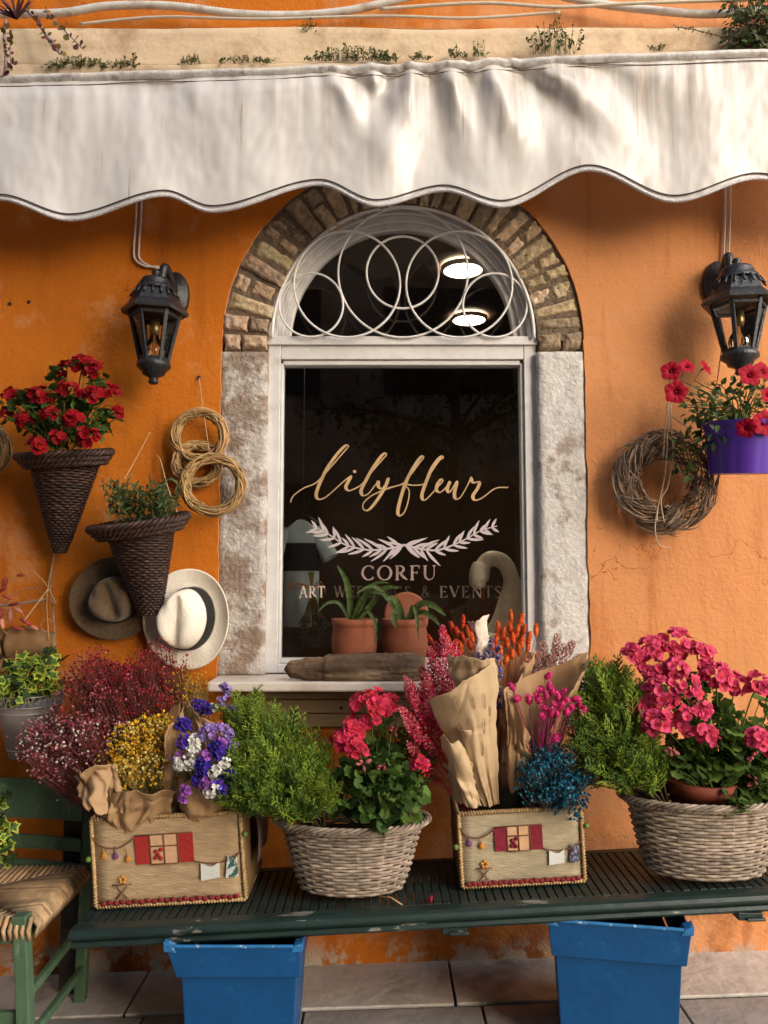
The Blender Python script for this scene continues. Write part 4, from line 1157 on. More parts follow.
def straw_box(P, depth, lab, cloth, felt, sideflap, prn, charms):
    """P: image points TL TR BR BL of the front, at their distances"""
    Yf = .425
    TL, TR, BR, BL = [W(x, y, Yf) for x, y in P]
    BL.z = bz(BL.x) + .010; BR.z = bz(BR.x) + .010
    back = V((0, depth, 0)); cen = (BL + BR) / 2 + back * .5
    t = thing('straw_box', lab, 'box', cen)
    th = .010
    def wall_(a, b, c_, d, nrm):
        mb = MB(); n = V(nrm) * th
        def fn(u, v):
            p = (a * (1 - u) + b * u) * (1 - v) + (d * (1 - u) + c_ * u) * v
            return p + V(nrm) * (.004 * nz((u * 3, v * 3, a.x)))
        mb.grid(10, 8, fn); return mb
    wall_(BL, BR, TR, TL, (0, -1, 0)).build('front_panel', cloth, t, solid=th)
    wall_(BR + back, BL + back, TL + back, TR + back, (0, 1, 0)).build('back_panel', cloth, t, solid=th)
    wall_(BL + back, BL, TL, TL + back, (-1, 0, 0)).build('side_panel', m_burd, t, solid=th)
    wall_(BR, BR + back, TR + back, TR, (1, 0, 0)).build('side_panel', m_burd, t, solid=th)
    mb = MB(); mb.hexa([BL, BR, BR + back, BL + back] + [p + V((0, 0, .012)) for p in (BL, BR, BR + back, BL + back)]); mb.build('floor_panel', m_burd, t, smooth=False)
    # corded edges, whipped with straw
    mb = MB()
    f = V((0, -.007, 0))
    for a, b in ((BL, BR), (BR, TR), (TR, TL), (TL, BL)):
        a, b = a + f, b + f
        mb.tube([a, b], .0052, 6)
        L_ = (b - a).length; n = int(L_ / .0082); d = (b - a).normalized()
        sd = d.cross(V((0, 1, 0)))
        for i in range(n):
            q = a + d * (L_ * (i + .5) / n)
            mb.tube([q + sd * .0064 - d * .002, q + V((0, -.0060, 0)), q - sd * .0064 + d * .002], .0019, 4)
    for a, b in ((TL, TL + back), (TR, TR + back), (TL + back, TR + back), (BR, BR + back)):
        mb.tube([a, b], .0055, 6)
    mb.build('corded_edge', m_rope, t)
    # local frame on the front: u,v in 0..1 from the lower left
    def fp(u, v, o=.008): return (BL * (1 - u) + BR * u) * (1 - v) + (TL * (1 - u) + TR * u) * v + V((0, -o - .004, 0))
    def patch(mb, u0, u1, v0, v1, o0, o1, mi=0):
        q = [fp(u0, v0, o0), fp(u1, v0, o0), fp(u1, v1, o0), fp(u0, v1, o0), fp(u0, v0, o1), fp(u1, v0, o1), fp(u1, v1, o1), fp(u0, v1, o1)]
        mb.hexa(q, mi)
    for u0_ in (.285, .575):
        mb = MB(); patch(mb, u0_, u0_ + .1, .46, .79, .002, .006); mb.build('shutter_applique', felt, t, smooth=False)
    mb = MB(); patch(mb, .387, .573, .46, .79, .002, .005); wn = mb.build('window_applique', m_peach, t, smooth=False)
    mb = MB()
    for a, b in (((.48, .46), (.48, .79)), ((.387, .66), (.573, .66)), ((.285, .79), (.675, .80)), ((.387, .455), (.573, .455)), ((.387, .46), (.387, .79)), ((.573, .46), (.573, .79))):
        mb.tube([fp(*a, .006), fp(*b, .006)], .0019, 5)
    mb.build('glazing_yarn', m_brn, wn)
    mb = MB()
    for u, v in ((.425, .60), (.44, .56), (.46, .62), (.42, .53), (.455, .52)): mb.ball(fp(u, v, .007), .006, 0, 5, 6)
    mb.build('embroidered_flowers', felt, wn)
    mb = MB(); mb.tube(catmull([fp(.01, .80), fp(.06, .70), (fp(.13, .665)), fp(.2, .68), fp(.285, .77)], 6), .0022, 5)
    mb.build('yarn_garland', m_brn, t); mb = MB()
    mb.tube(catmull([fp(.675, .47), fp(.76, .44), fp(.85, .44), fp(.93, .48), fp(.985, .54)], 6), .0020, 5)
    mb.build('yarn_garland', m_brn, t)
    for (u, v, m_) in charms:
        mb = MB(); mb.tube([fp(u, v + .11), fp(u, v)], .0014, 4); mb.ball(fp(u, v - .01), (.0085, .0035, .0090), 0, 6, 8); mb.ball(fp(u, v + .03), .0038, 0, 5, 6); mb.build('charm', m_, t)
    mb = MB()
    c_ = fp(.19, .30)
    for i in range(5):
        a = PI / 2 + i * 2 * PI / 5; mb.ball(c_ + V((.0075 * math.cos(a), 0, .0075 * math.sin(a))), (.0045, .003, .0045), 0, 5, 6)
    mb.build('star_flower', m_ora, t)
    mb = MB(); mb.tube([fp(.12, .24), fp(.25, .245)], .002, 4); mb.tube([fp(.14, .08), fp(.22, .22)], .002, 4); mb.tube([fp(.22, .08), fp(.15, .22)], .002, 4); mb.build('stool_embroidery', m_brn, t)
    mb = MB(); n = 22
    for i in range(n): mb.ball(fp(.035 + .93 * (i + .5) / n, .035 + .012 * (i % 2)), (.0092, .0035, .0068), 0, 5, 7)
    mb.build('scallop_trim', m_dkred, t)
    mb = MB(); q = [fp(.715, .24), fp(.84, .27), fp(.845, .45), fp(.80, .40), fp(.77, .40), fp(.72, .44)]
    mb.add(q, [(0, 1, 2, 3, 4, 5)]); mb.build('tiny_vest', m_whc, t, smooth=False, solid=.003)
    mb = MB(); q = [fp(.88, .26), fp(.965, .27), fp(.965, .5), fp(.94, .48), fp(.90, .51)]
    mb.add(q, [(0, 1, 2, 3, 4)]); mb.build('tiny_dress', prn, t, smooth=False, solid=.003)
    for q in (TL * .55 + BL * .45 + V((-.012, -.012, 0)), TR * .75 + BR * .25 + V((.012, -.012, 0))):
        mb = MB(); mb.ball(q, .008, 0, 6, 8); mb.build('button', m_grn, t)
    if sideflap:
        mb = MB(); a = TR + back * .25 + V((.012, 0, -.01))
        mb.grid(6, 8, lambda u, v: a + V((.020 + .012 * math.sin(v * 2.4) + .004 * math.sin(u * 9), .17 * u, -.155 * v + .01 * u)))
        mb.build('side_flap', M('grey_cloth_flap', (.14, .10, .09), rough=.9, var=.2), t, solid=.003)
    return t, cen, back, TL, TR
box1 = straw_box([(92, 819), (240, 811), (246, 899), (97, 908)], .25, 'straw box with red shutters, holding yellow and purple bouquets', m_bur1, m_red, True, m_teal, ((.075, .59, m_ora), (.155, .58, m_pur), (.235, .54, m_ora)))
box2 = straw_box([(458, 813), (580, 806), (584, 880), (462, 888)], .22, 'smaller straw box with wine red shutters, full of dried bouquets', m_bur2, m_wine, False, M('sequin_cloth', (.30, .27, .36), rough=.4, var=.0, col2=(.03, .03, .05), c2scale=110, c2lo=.48, c2hi=.52), ((.075, .60, m_pur), (.175, .56, m_ora)))

# ------------------------------------------------------------------ blue bins
m_blue = M('blue_plastic', (.002, .066, .205), rough=.40, var=.12, scale=8, spec=.5, col2=(.012, .11, .26), c2scale=30, c2lo=.60, c2hi=.72, bump=.15, bscale=50)
m_scuff = M('blue_plastic_scuffed', (.02, .15, .36), rough=.55, var=.2, scale=40, col2=(.45, .55, .62), c2scale=45, c2lo=.58, c2hi=.66)
def blue_bin(x0, x1, xt0, xt1, top, fl, Y, lab, turn=0.0):
    p = W(x0, top, Y); q = W(x1, top, Y); fz_ = W(x0, fl, Y).z
    a, b = W(xt0, fl, Y).x, W(xt1, fl, Y).x
    d = .30; zt = (p.z + q.z) / 2; zg_ = gz((a + b) / 2) + .013
    ctr = V(((a + b) / 2, -Y + d / 2, zg_)); t = thing('blue_bin', lab, 'bin', ctr)
    tk = .006
    def shell(mb, xa, xb, ya, yb, za, zb_, xa2, xb2, ya2, yb2, tilt=0):
        """four sloping walls, bottom rectangle to top rectangle"""
        lo = [(xa, ya), (xb, ya), (xb, yb), (xa, yb)]; hi = [(xa2, ya2), (xb2, ya2), (xb2, yb2), (xa2, yb2)]
        cx_, cy_ = (xa + xb) / 2, (ya + yb) / 2
        def ins(pt): return (pt[0] + (tk if pt[0] < cx_ else -tk), pt[1] + (tk if pt[1] < cy_ else -tk))
        zz = lambda pt: zb_ + tilt * (pt[0] - cx_)
        vs = [(*pt, za) for pt in lo] + [(*pt, zz(pt)) for pt in hi] + [(*ins(pt), za) for pt in lo] + [(*ins(pt), zz(pt)) for pt in hi]
        fs = []
        for i in range(4):
            j = (i + 1) % 4
            fs += [(i, j, j + 4, i + 4), (j + 8, i + 8, i + 12, j + 12), (i + 4, j + 4, j + 12, i + 12), (j, i, i + 8, j + 8)]
        mb.add(vs, fs)
    mb = MB(); y0 = -Y + .012
    shell(mb, a + .014, b - .014, y0 + .02, y0 + d - .04, zg_, fz_ + .004, a, b, y0, y0 + d - .02)
    mb.hexa([(a + .020, y0 + .026, zg_ + .001), (b - .020, y0 + .026, zg_ + .001), (b - .020, y0 + d - .046, zg_ + .001), (a + .020, y0 + d - .046, zg_ + .001),
             (a + .020, y0 + .026, zg_ + .008), (b - .020, y0 + .026, zg_ + .008), (b - .020, y0 + d - .046, zg_ + .008), (a + .020, y0 + d - .046, zg_ + .008)])
    mb.build('body', m_blue, t, smooth=False, bevel=.004)
    mb = MB(); sl_ = (q.z - p.z) / (q.x - p.x)
    shell(mb, a - .010, b + .010, -Y, -Y + d, fz_, zt, p.x, q.x, -Y - .006, -Y + d + .006, sl_)
    col_ = mb.build('collar', m_blue, t, smooth=False, bevel=.003)
    mb = MB()
    for xx, sg in ((p.x, 1), (q.x, -1)):
        z_ = zt + sl_ * (xx - (a + b) / 2)
        mb.hexa([(xx - .004 * sg, -Y - .008, z_ - .012), (xx + .028 * sg, -Y - .008, z_ - .014), (xx + .028 * sg, -Y + .03, z_ - .014), (xx - .004 * sg, -Y + .03, z_ - .012),
                 (xx - .006 * sg, -Y - .009, z_ + .012), (xx + .018 * sg, -Y - .009, z_ + .004), (xx + .018 * sg, -Y + .03, z_ + .004), (xx - .006 * sg, -Y + .03, z_ + .012)])
    mb.tube([(p.x + .02, -Y - .005, zt + .001 - sl_ * (q.x - p.x) * .4), (q.x - .02, -Y - .005, zt + .001 + sl_ * (q.x - p.x) * .4)], .005, 6)
    mb.build('rim_lip', m_scuff, col_, smooth=False, bevel=.002)
    t.rotation_euler.z = turn
blue_bin(166, 301, 180, 296, 946, 978, .56, 'blue plastic bin under the bench below the straw box with red shutters')
blue_bin(559, 698, 567, 690, 925, 962, .56, 'blue plastic bin with scuffed white rim under the bench below the largest basket', -.17)

# ------------------------------------------------------------------ plants
def GM(name, col, **k):
    d = dict(rough=.62, var=.15, scale=60, island=.35, hue=.012, trans=.22, spec=.22); d.update(k)
    return M(name, col, **d)
m_gleaf = GM('geranium_leaf', (.092, .160, .028)); m_gleafd = GM('dark_geranium_leaf', (.045, .085, .018))
m_stem = GM('green_stem', (.085, .12, .03), trans=0)
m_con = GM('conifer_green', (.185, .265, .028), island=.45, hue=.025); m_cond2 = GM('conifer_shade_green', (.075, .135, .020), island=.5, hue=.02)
m_bark = M('brown_stem', (.07, .045, .025), rough=.9, var=.3)
m_pinkp = GM('pink_petal', (.60, .052, .125), island=.3, hue=.012); m_pinkd = GM('deep_pink_petal', (.42, .012, .035), island=.3, rough=.55)
m_corp = GM('coral_pink_petal', (.52, .026, .066), island=.3, hue=.01)
m_redp = GM('red_petal', (.22, .004, .007), island=.4, hue=.006, trans=.08, spec=.1); m_redd = GM('dark_red_petal', (.20, .004, .008), island=.3, rough=.5)
m_bud = GM('pale_bud', (.45, .12, .13), island=.2)
GER = [(-.92, .36), (-.74, .74), (-.46, 1.0), (-.15, 1.06), (.15, 1.02), (.46, 1.0), (.74, .74), (.92, .36)]
GIN = [(-.5, .3), (-.2, .5), (0, .38), (.2, .5), (.5, .3)]
def lobed(n, dep, rg, notch=.35):
    out = []
    for i in range(n + 1):
        a = -PI + notch + (2 * PI - 2 * notch) * i / n
        out.append((a, (1.0 if i % 2 else 1 - dep) * rg.uniform(.93, 1.05)))
    return out
def inside(c, r, rg, lo=.35):
    v = rdir(rg); f = lo + (1 - lo) * rg.random() ** .6
    return V((c.x + v.x * r[0] * f, c.y + v.y * r[1] * f, c.z + v.z * r[2] * f)), v
def head(mb, c, R, rg, n, pr, face=V((0, -.75, .55)), dark=1):
    """a rounded head of five petalled florets"""
    fc = face.normalized()
    for i in range(n):
        for _ in range(20):
            d = rdir(rg)
            if d.dot(fc) > -.15: break
        p = c + V((d.x * R, d.y * R * .9, d.z * R * .85)) * rg.uniform(.62, .92)
        nn = (d + fc * .7 + rdir(rg) * .3).normalized(); u = nn.orthogonal().normalized(); a0 = rg.uniform(0, 6.28)
        rr = pr * rg.uniform(.66, 1.0); w_ = nn.cross(u)
        for k in range(5):
            a = a0 + k * 1.257; dd = u * math.cos(a) + w_ * math.sin(a)
            sl_ = rg.uniform(.05, .4); mb.fan(p + dd * rr * .05 + nn * .0006 * k, dd + nn * sl_, nn, rr, GER, cup=rg.uniform(.0, .28), mi=0, wob=.09, rg=rg)
            mb.fan(p + dd * rr * .05 + nn * (.0006 * k + .0016), dd + nn * sl_, nn, rr * .8, GIN, cup=.12, mi=dark, wob=0, rg=rg)
        mb.ball(p + nn * rr * .10, rr * .20, dark, 4, 5)
def geranium(lab, root, clouds, heads, seed, leafR, mats, petals, nm='geranium', buds=(), pr=.015, lp=None, n_fl=12):
    rg = random.Random(seed); t = thing(nm, lab, 'plant', root)
    mb = MB(); ms = MB()
    for (px, py, Y, rx, ry, rz, n) in clouds:
        c = W(px, py, Y); k = 1 / S(Y); r = (rx * k, ry * k, rz * k)
        for i in range(n):
            p, v = inside(c, r, rg)
            d = (v + V((0, -.5, -.15)) + rdir(rg) * .6).normalized(); n_ = (V((0, -.6, .75)) + v * .6 + rdir(rg) * .55).normalized()
            R = leafR * rg.uniform(.55, 1.2)
            mb.fan(p, d, n_, R, lobed(12, .16, rg), cup=rg.uniform(-.1, .4), mi=0 if rg.random() < .62 else 1, wob=.16, rg=rg)
            if i % 3 == 0:
                q = V(root) + (p - V(root)) * .45 + V((0, 0, -.01))
                ms.tube([q, (p + q) / 2 + V((0, 0, .01)), p], .0016, 4, cap=False)
    mb.build('foliage', mats, t)
    for (px, py, Y, rp) in heads:
        c = W(px, py, Y); q = V(root) + (c - V(root)) * .3
        ms.tube(catmull([q, (q + c) / 2 + V((0, .01, .015)), c], 4), .0022, 5, cap=False)
        hb = MB(); head(hb, c, rp / S(Y), rg, max(5, int(n_fl * 2.3 * (rp / 18) ** 1.5)), pr)
        hb.build('flower_head', petals, t)
    if buds:
        bb = MB()
        for (px, py, Y) in buds:
            c = W(px, py, Y)
            for i in range(5):
                d = (V((0, -.3, -.5)) + rdir(rg)).normalized(); bb.ball(c + d * .016, (.005, .005, .010), 0, 5, 6, axis=d); ms.tube([c, c + d * .012], .001, 4, cap=False)
            ms.tube([V(root) + (c - V(root)) * .4, c], .0016, 4, cap=False)
        bb.build('buds', [m_bud], t)
    ms.build('stems', m_stem, t)
    return t
def conifer(lab, root, clouds, seed, nm='conifer_shrub'):
    rg = random.Random(seed); t = thing(nm, lab, 'plant', root); root = V(root)
    mb = MB(); ms = MB()
    for (px, py, Y, rx, ry, rz, n) in clouds:
        c = W(px, py, Y); k = 1 / S(Y); r = (rx * k, ry * k, rz * k)
        for i in range(int(n * 1.9)):
            p, v = inside(c, r, rg, .25)
            d = ((p - root).normalized() * .8 + V((v.x * .5, v.y * .4 - .12, .55)) + rdir(rg) * .35).normalized()
            L_ = rg.uniform(.05, .13); nn = (V((0, -1, .3)) + rdir(rg) * .7).normalized(); sd = d.cross(nn).normalized(); nn = sd.cross(d)
            bend = sd * rg.uniform(-.25, .25) + V((0, 0, -.25))
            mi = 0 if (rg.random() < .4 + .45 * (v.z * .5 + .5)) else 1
            pts = [p + d * (L_ * q) + bend * (L_ * q * q * .5) for q in (0, .33, .66, 1)]
            mb.tube(pts, [.0024, .0021, .0016, .0006], 3, mi, cap=False)
            m = rg.randint(8, 12)
            for j in range(m):
                q = .08 + .86 * j / m; b = p + d * (L_ * q) + bend * (L_ * q * q * .5); s2 = 1 if j % 2 else -1
                l2 = L_ * rg.uniform(.28, .45) * (1 - q * .62); d2 = (d * .9 + sd * s2 * .75 + nn * rg.uniform(-.15, .3)).normalized()
                e = b + d2 * l2; m_ = b + d2 * l2 * .5 + nn * l2 * .06
                mb.tube([b, m_, e], [.0019, .0019, .0005], 3, mi, cap=False)
                for s3 in (-1, 1):
                    d3 = (d2 + sd.cross(nn) * 0 + (d2.cross(nn)).normalized() * s3 * .7).normalized()
                    mb.tube([m_, m_ + d3 * l2 * .42], [.0016, .0004], 3, mi, cap=False)
            if i % 5 == 0: ms.tube([root + (p - root) * .1, root + (p - root) * .55 + V((0, 0, .015)), p], [.004, .0028, .0015], 4, cap=False)
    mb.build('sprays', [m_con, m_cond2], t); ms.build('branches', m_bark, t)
    return t

r1 = V((bask1[1].x, bask1[1].y, bask1[1].z + bask1[2] * .8)); r2 = V((bask2[1].x, bask2[1].y, bask2[1].z + bask2[2] * .8))
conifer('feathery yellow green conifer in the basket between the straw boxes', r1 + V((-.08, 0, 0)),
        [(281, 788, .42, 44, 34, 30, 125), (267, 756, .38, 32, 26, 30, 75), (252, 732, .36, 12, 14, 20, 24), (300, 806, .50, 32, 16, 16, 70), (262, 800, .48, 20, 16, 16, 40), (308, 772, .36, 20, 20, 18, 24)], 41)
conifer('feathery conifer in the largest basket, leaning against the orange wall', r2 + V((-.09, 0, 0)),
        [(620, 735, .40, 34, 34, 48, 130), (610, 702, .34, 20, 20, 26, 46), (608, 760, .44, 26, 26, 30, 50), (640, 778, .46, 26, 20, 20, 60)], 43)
geranium('coral pink geranium with ruffled leaves in the basket between the straw boxes', r1 + V((.07, -.02, 0)),
         [(388, 792, .47, 40, 32, 32, 210), (372, 765, .42, 34, 26, 28, 100), (404, 764, .38, 28, 24, 30, 90), (394, 735, .34, 28, 18, 24, 50), (386, 822, .53, 10, 8, 10, 6), (345, 795, .44, 22, 20, 22, 50)],
         [(371, 708, .40, 22), (354, 730, .42, 14), (344, 741, .44, 12), (355, 748, .46, 11), (389, 703, .36, 10), (419, 765, .46, 8)], 44, .021, [m_gleaf, m_gleafd], [m_corp, m_pinkd],
         buds=[(363, 763, .5), (376, 768, .5), (392, 729, .4), (385, 762, .48)], pr=.0165)
geranium('large pink geranium in a terracotta pot in the largest basket', r2 + V((.06, -.02, .03)),
         [(715, 745, .42, 50, 34, 44, 260), (745, 768, .44, 36, 30, 34, 150), (690, 762, .46, 36, 22, 18, 90), (770, 735, .38, 30, 24, 40, 90), (736, 802, .53, 12, 10, 14, 14), (684, 690, .36, 36, 20, 26, 50), (762, 792, .50, 18, 12, 16, 30)],
         [(675, 644, .38, 19), (697, 655, .40, 17), (652, 648, .40, 13), (632, 654, .42, 11), (651, 668, .44, 15), (662, 691, .48, 18), (684, 687, .49, 17), (716, 676, .44, 16), (735, 684, .42, 12), (657, 722, .50, 17), (689, 722, .51, 16),
          (708, 737, .51, 10), (703, 711, .50, 9), (757, 684, .44, 13), (757, 738, .50, 12), (768, 745, .48, 9), (640, 706, .46, 9), (676, 668, .47, 13)], 45, .022, [m_gleaf, m_gleafd], [m_pinkp, m_pinkd],
         buds=[(698, 700, .5), (671, 749, .52), (752, 756, .5), (753, 780, .5)], pr=.0165, n_fl=13)
m_terra = M('terracotta', (.21, .060, .025), rough=.8, var=.15, scale=20, col2=(.19, .07, .04), c2scale=9)
m_terraw = M('dark_terracotta', (.20, .045, .022), rough=.75, var=.2, scale=20)
c = W(701, 800, .41); c.z = r2.z - .03
t = thing('flower_pot', 'red terracotta pot of the pink geranium in the largest basket', 'flower pot', c)
mb = MB(); mb.lathe([(.07, .0), (.088, .085), (.098, .085), (.101, .118), (.092, .12), (.086, .10), (.0005, .098)], 32, c); mb.build('pot', m_terraw, t)

# red geranium and herbs in the cone baskets
ct1, ct2 = cone1[1], cone2[1]
geranium('dark red geranium bushing out of the higher wicker cone', ct1 + V((0, 0, .0)),
         [(62, 418, .19, 50, 36, 32, 150), (80, 385, .17, 30, 26, 26, 55), (30, 410, .19, 30, 24, 26, 45), (95, 415, .19, 26, 24, 28, 40)],
         [(82, 366, .17, 14), (93, 371, .20, 11), (67, 370, .19, 10), (13, 395, .2, 9), (39, 396, .25, 12), (69, 391, .26, 11), (94, 396, .26, 11), (110, 393, .22, 9), (116, 412, .22, 7), (73, 420, .29, 11), (24, 420, .27, 9), (88, 437, .30, 12), (37, 446, .30, 11), (57, 437, .3, 6), (3, 416, .2, 8), (50, 415, .27, 8)],
         46, .022, [m_gleafd, m_gleaf], [m_redp, m_redd], pr=.0165, n_fl=19)
m_herb = GM('herb_leaf', (.075, .105, .038), island=.4)
rg = random.Random(47); t = thing('herb_plant', 'leafy green herb in the wicker cone in front of the hats', 'plant', ct2); mb = MB(); ms = MB()
for i in range(46):
    a = W(139 + rg.uniform(-34, 34), 521, .175 + rg.uniform(-.08, .09)); e = W(137 + (a.x - ct2.x) * 300 * 1.15 + rg.uniform(-12, 12), rg.uniform(478, 506), .175 + rg.uniform(-.08, .14))
    m_ = (a + e) / 2 + V((rg.uniform(-.01, .01), -.01, .01)); P = catmull([a, m_, e], 5); ms.tube(P, .0013, 4, cap=False)
    for p in P[2:]:
        for s_ in range(2):
            d = (rdir(rg) + V((0, -.3, .45))).normalized(); mb.leaf(p, d, rdir(rg) + V((0, -.6, .8)), rg.uniform(.018, .036), rg.uniform(.005, .009), rg.uniform(.1, .5))
mb.build('leaves', m_herb, t); ms.build('stems', m_stem, t)

# petunias in the purple pot
m_violet = M('violet_plastic', (.085, .030, .33), rough=.35, var=.1, scale=6, spec=.5)
c = W(742, 474, .19); k = 1 / S(.19)
t = thing('flower_pot', 'bright purple plastic pot hung beside the twig wreath', 'flower pot', c); mb = MB()
def pot_pt(u, v):
    a = 2 * PI * u; H = 52 * k
    r = (30 + 6.5 * v) * k * (1 + .035 * (1 - v * .4) * abs(math.sin(9 * a / 2 + .4)) ** .5 * (1 if v < .82 else .1)) + (.007 if v > .9 else 0)
    T_ = Matrix.Rotation(.10, 3, 'X')
    return c + T_ @ V((r * math.cos(a), r * math.sin(a), H * v))
mb.grid(108, 14, pot_pt, wrap=True)
vs = [pot_pt(i / 36, 0) for i in range(36)]; mb.add(vs, [tuple(range(35, -1, -1))])
vs = [pot_pt(i / 36, .86) for i in range(36)]; vs = [c + (p - c) * .97 + V((0, 0, .004)) for p in vs]; mb.add(vs, [tuple(range(36))], 1)
mb.build('pot', [m_violet, m_inside], t)
mb = MB(); mb.tube([W(722, 345, .05), W(718, 375, .08), W(714, 400, .10), W(712, 428, .13)], .0018, 5); mb.build('red_hanger', M('red_cord', (.25, .01, .012), rough=.6), t)
rg = random.Random(48); root = c + V((0, 0, 50 * k)); t = thing('petunia', 'red petunias spilling over the bright purple pot', 'plant', root); mb = MB(); ms = MB()
for (px, py, Y, rx, ry, rz, n) in [(728, 405, .20, 40, 30, 26, 190), (712, 425, .22, 22, 20, 22, 70), (685, 455, .16, 13, 14, 26, 46), (760, 400, .2, 22, 20, 24, 60), (698, 408, .17, 18, 14, 20, 40)]:
    cc = W(px, py, Y)
    for i in range(n):
        p, v = inside(cc, (rx * k, ry * k, rz * k), rg)
        mb.leaf(p, v + rdir(rg) * .7 + V((0, -.2, 0)), rdir(rg) * .6 + V((0, -.7, .7)), rg.uniform(.018, .036), rg.uniform(.010, .018), rg.uniform(0, .5), 0 if rg.random() < .6 else 1)
        if i % 4 == 0: ms.tube([root + (p - root) * .2, (root + p) / 2 + V((0, -.01, .02)), p], .0014, 4, cap=False)
for (px, py, Y, rp, fx_, fz_) in [(671, 371, .24, 10, -.35, .15), (676, 392, .28, 11, -.15, -.1), (687, 366, .22, 8, .1, .4), (706, 367, .2, 8, .8, .5), (750, 375, .3, 11, .0, .2), (763, 371, .26, 10, .3, .3), (764, 423, .33, 12, .15, -.05), (746, 428, .34, 9, -.6, -.2), (768, 395, .3, 8, .3, .0), (768, 465, .2, 6, .2, -.5)]:
    cc = W(px, py, Y); fd = V((fx_, -1, fz_)).normalized(); R = rp * k; u = fd.orthogonal().normalized(); w_ = fd.cross(u); fb = MB()
    def trum(a_, b_):
        an = 2 * PI * a_; r = [.10, .14, .26, .62, 1.0][int(round(b_ * 4))] * R * (1 + .10 * math.cos(5 * an) * b_ + rg.uniform(-.03, .03)); h = [-.75, -.4, -.08, .06, .0][int(round(b_ * 4))] * R + .07 * R * math.sin(10 * an) * b_ ** 2
        return cc + (u * math.cos(an) + w_ * math.sin(an)) * r + fd * h
    fb.grid(30, 4, trum, 0, wrap=True); fb.ball(cc - fd * R * .15, R * .15, 1, 4, 6); fb.build('flower', [GM('petunia_red', (.30, .004, .006), island=.0, trans=.05, spec=.12) if px == 671 else bpy.data.materials['petunia_red'], m_redd], t)
    ms.tube([cc - fd * R * .7, cc - fd * R * 1.6 + V((0, .01, -.02)), root + (cc - root) * .5], .0017, 4, cap=False)
mb.build('leaves', [GM('petunia_leaf', (.060, .098, .030)), m_gleafd], t); ms.build('stems', m_stem, t)

# ------------------------------------------------------------------ ivy, zinc bucket and the things at the photo's edge
m_ivyc = GM('ivy_green', (.065, .13, .018)); m_ivye = GM('ivy_lime', (.38, .43, .06), hue=.01); m_ivyd = GM('dark_ivy', (.028, .050, .016))
IVY = [(-2.7, .45), (-2.2, .72), (-1.75, .55), (-1.25, .92), (-.8, .62), (-.35, .78), (0, 1.15), (.35, .78), (.8, .62), (1.25, .92), (1.75, .55), (2.2, .72), (2.7, .45)]
def ivy(lab, root, clouds, seed):
    rg = random.Random(seed); t = thing('ivy_plant', lab, 'plant', root); mb = MB(); ms = MB(); root = V(root)
    for (px, py, Y, rx, ry, rz, n, dk) in clouds:
        c = W(px, py, Y); k = 1 / S(Y)
        for i in range(n):
            p, v = inside(c, (rx * k, ry * k, rz * k), rg); d = (V((v.x * .6, -.3, -.5)) + rdir(rg) * .6).normalized(); nn = (V((0, -.8, .5)) + rdir(rg) * .6).normalized(); R = rg.uniform(.014, .028)
            if rg.random() < dk: mb.fan(p, d, nn, R, IVY, .1, 2, .06, rg)
            else:
                prof = [(a, r * rg.uniform(.92, 1.06)) for a, r in IVY]; mb.fan(p, d, nn, R, prof, .12, 1, .0, rg)
                mb.fan(p + nn * .0012, d, nn, R, [(a, r * .66) for a, r in prof], .12, 0, .0, rg)
            if i % 3 == 0: ms.tube([root + (p - root) * .3, (root + p) / 2 + V((0, 0, .02)), p], .0013, 4, cap=False)
    mb.build('leaves', [m_ivyc, m_ivye, m_ivyd], t, smooth=False); ms.build('stems', m_stem, t)
m_zinc = M('zinc', (.33, .30, .285), rough=.5, var=.2, scale=14, metal=.3, col2=(.17, .14, .13), c2scale=8)
cz = W(27, 756, .16); k = 1 / S(.16)
t = thing('zinc_bucket', 'grey zinc bucket with a pierced lace rim, holding ivy', 'bucket', cz)
mb = MB(); mb.lathe([(.0005, .003), (16 * k, .0), (30 * k, 50 * k), (30.5 * k, 51 * k), (29 * k, 50 * k), (15 * k, .006)], 36, cz)
for h in (8, 44): mb.tube([cz + V(((16 + 14 * h / 50) * k * math.cos(2 * PI * i / 36), (16 + 14 * h / 50) * k * math.sin(2 * PI * i / 36), h * k)) for i in range(36)], .0022, 6, closed=True)
mb.build('body', m_zinc, t)
mb = MB(); R = 30.5 * k
for i in range(34):
    a, b = 2 * PI * i / 34, 2 * PI * (i + 1) / 34; P = []
    for j in range(9):
        q = j / 8; an = a + (b - a) * q * 1.0; P.append(cz + V((R * math.cos(an) * (1 + .03 * math.sin(PI * q)), R * math.sin(an) * (1 + .03 * math.sin(PI * q)), (50 + 10 * math.sin(PI * q)) * k)))
    mb.tube(P, .0016, 4)
for h, r in ((60.5, .0024), (50.5, .002)): mb.tube([cz + V((R * 1.03 * math.cos(2 * PI * i / 40), R * 1.03 * math.sin(2 * PI * i / 40), h * k)) for i in range(40)], r, 5, closed=True)
mb.build('lace_rim', m_zinc, t)
mb = MB(); mb.box((cz.x - .02, -.075, cz.z + .05), (cz.x + .02, -.002, cz.z + .07)); mb.tube([(cz.x, -.004, cz.z + .06), (cz.x, -.06, cz.z + .10), (cz.x, -.075, cz.z + .13)], .004, 6); mb.build('wall_hook', m_black, t, smooth=False)
ivy('variegated lime edged ivy spilling over the zinc bucket', cz + V((0, 0, 45 * k)), [(26, 678, .21, 36, 28, 24, 150, .25), (46, 660, .17, 18, 18, 14, 30, .7), (10, 692, .27, 18, 14, 16, 36, .12)], 51)
ci = W(-30, 850, .42)
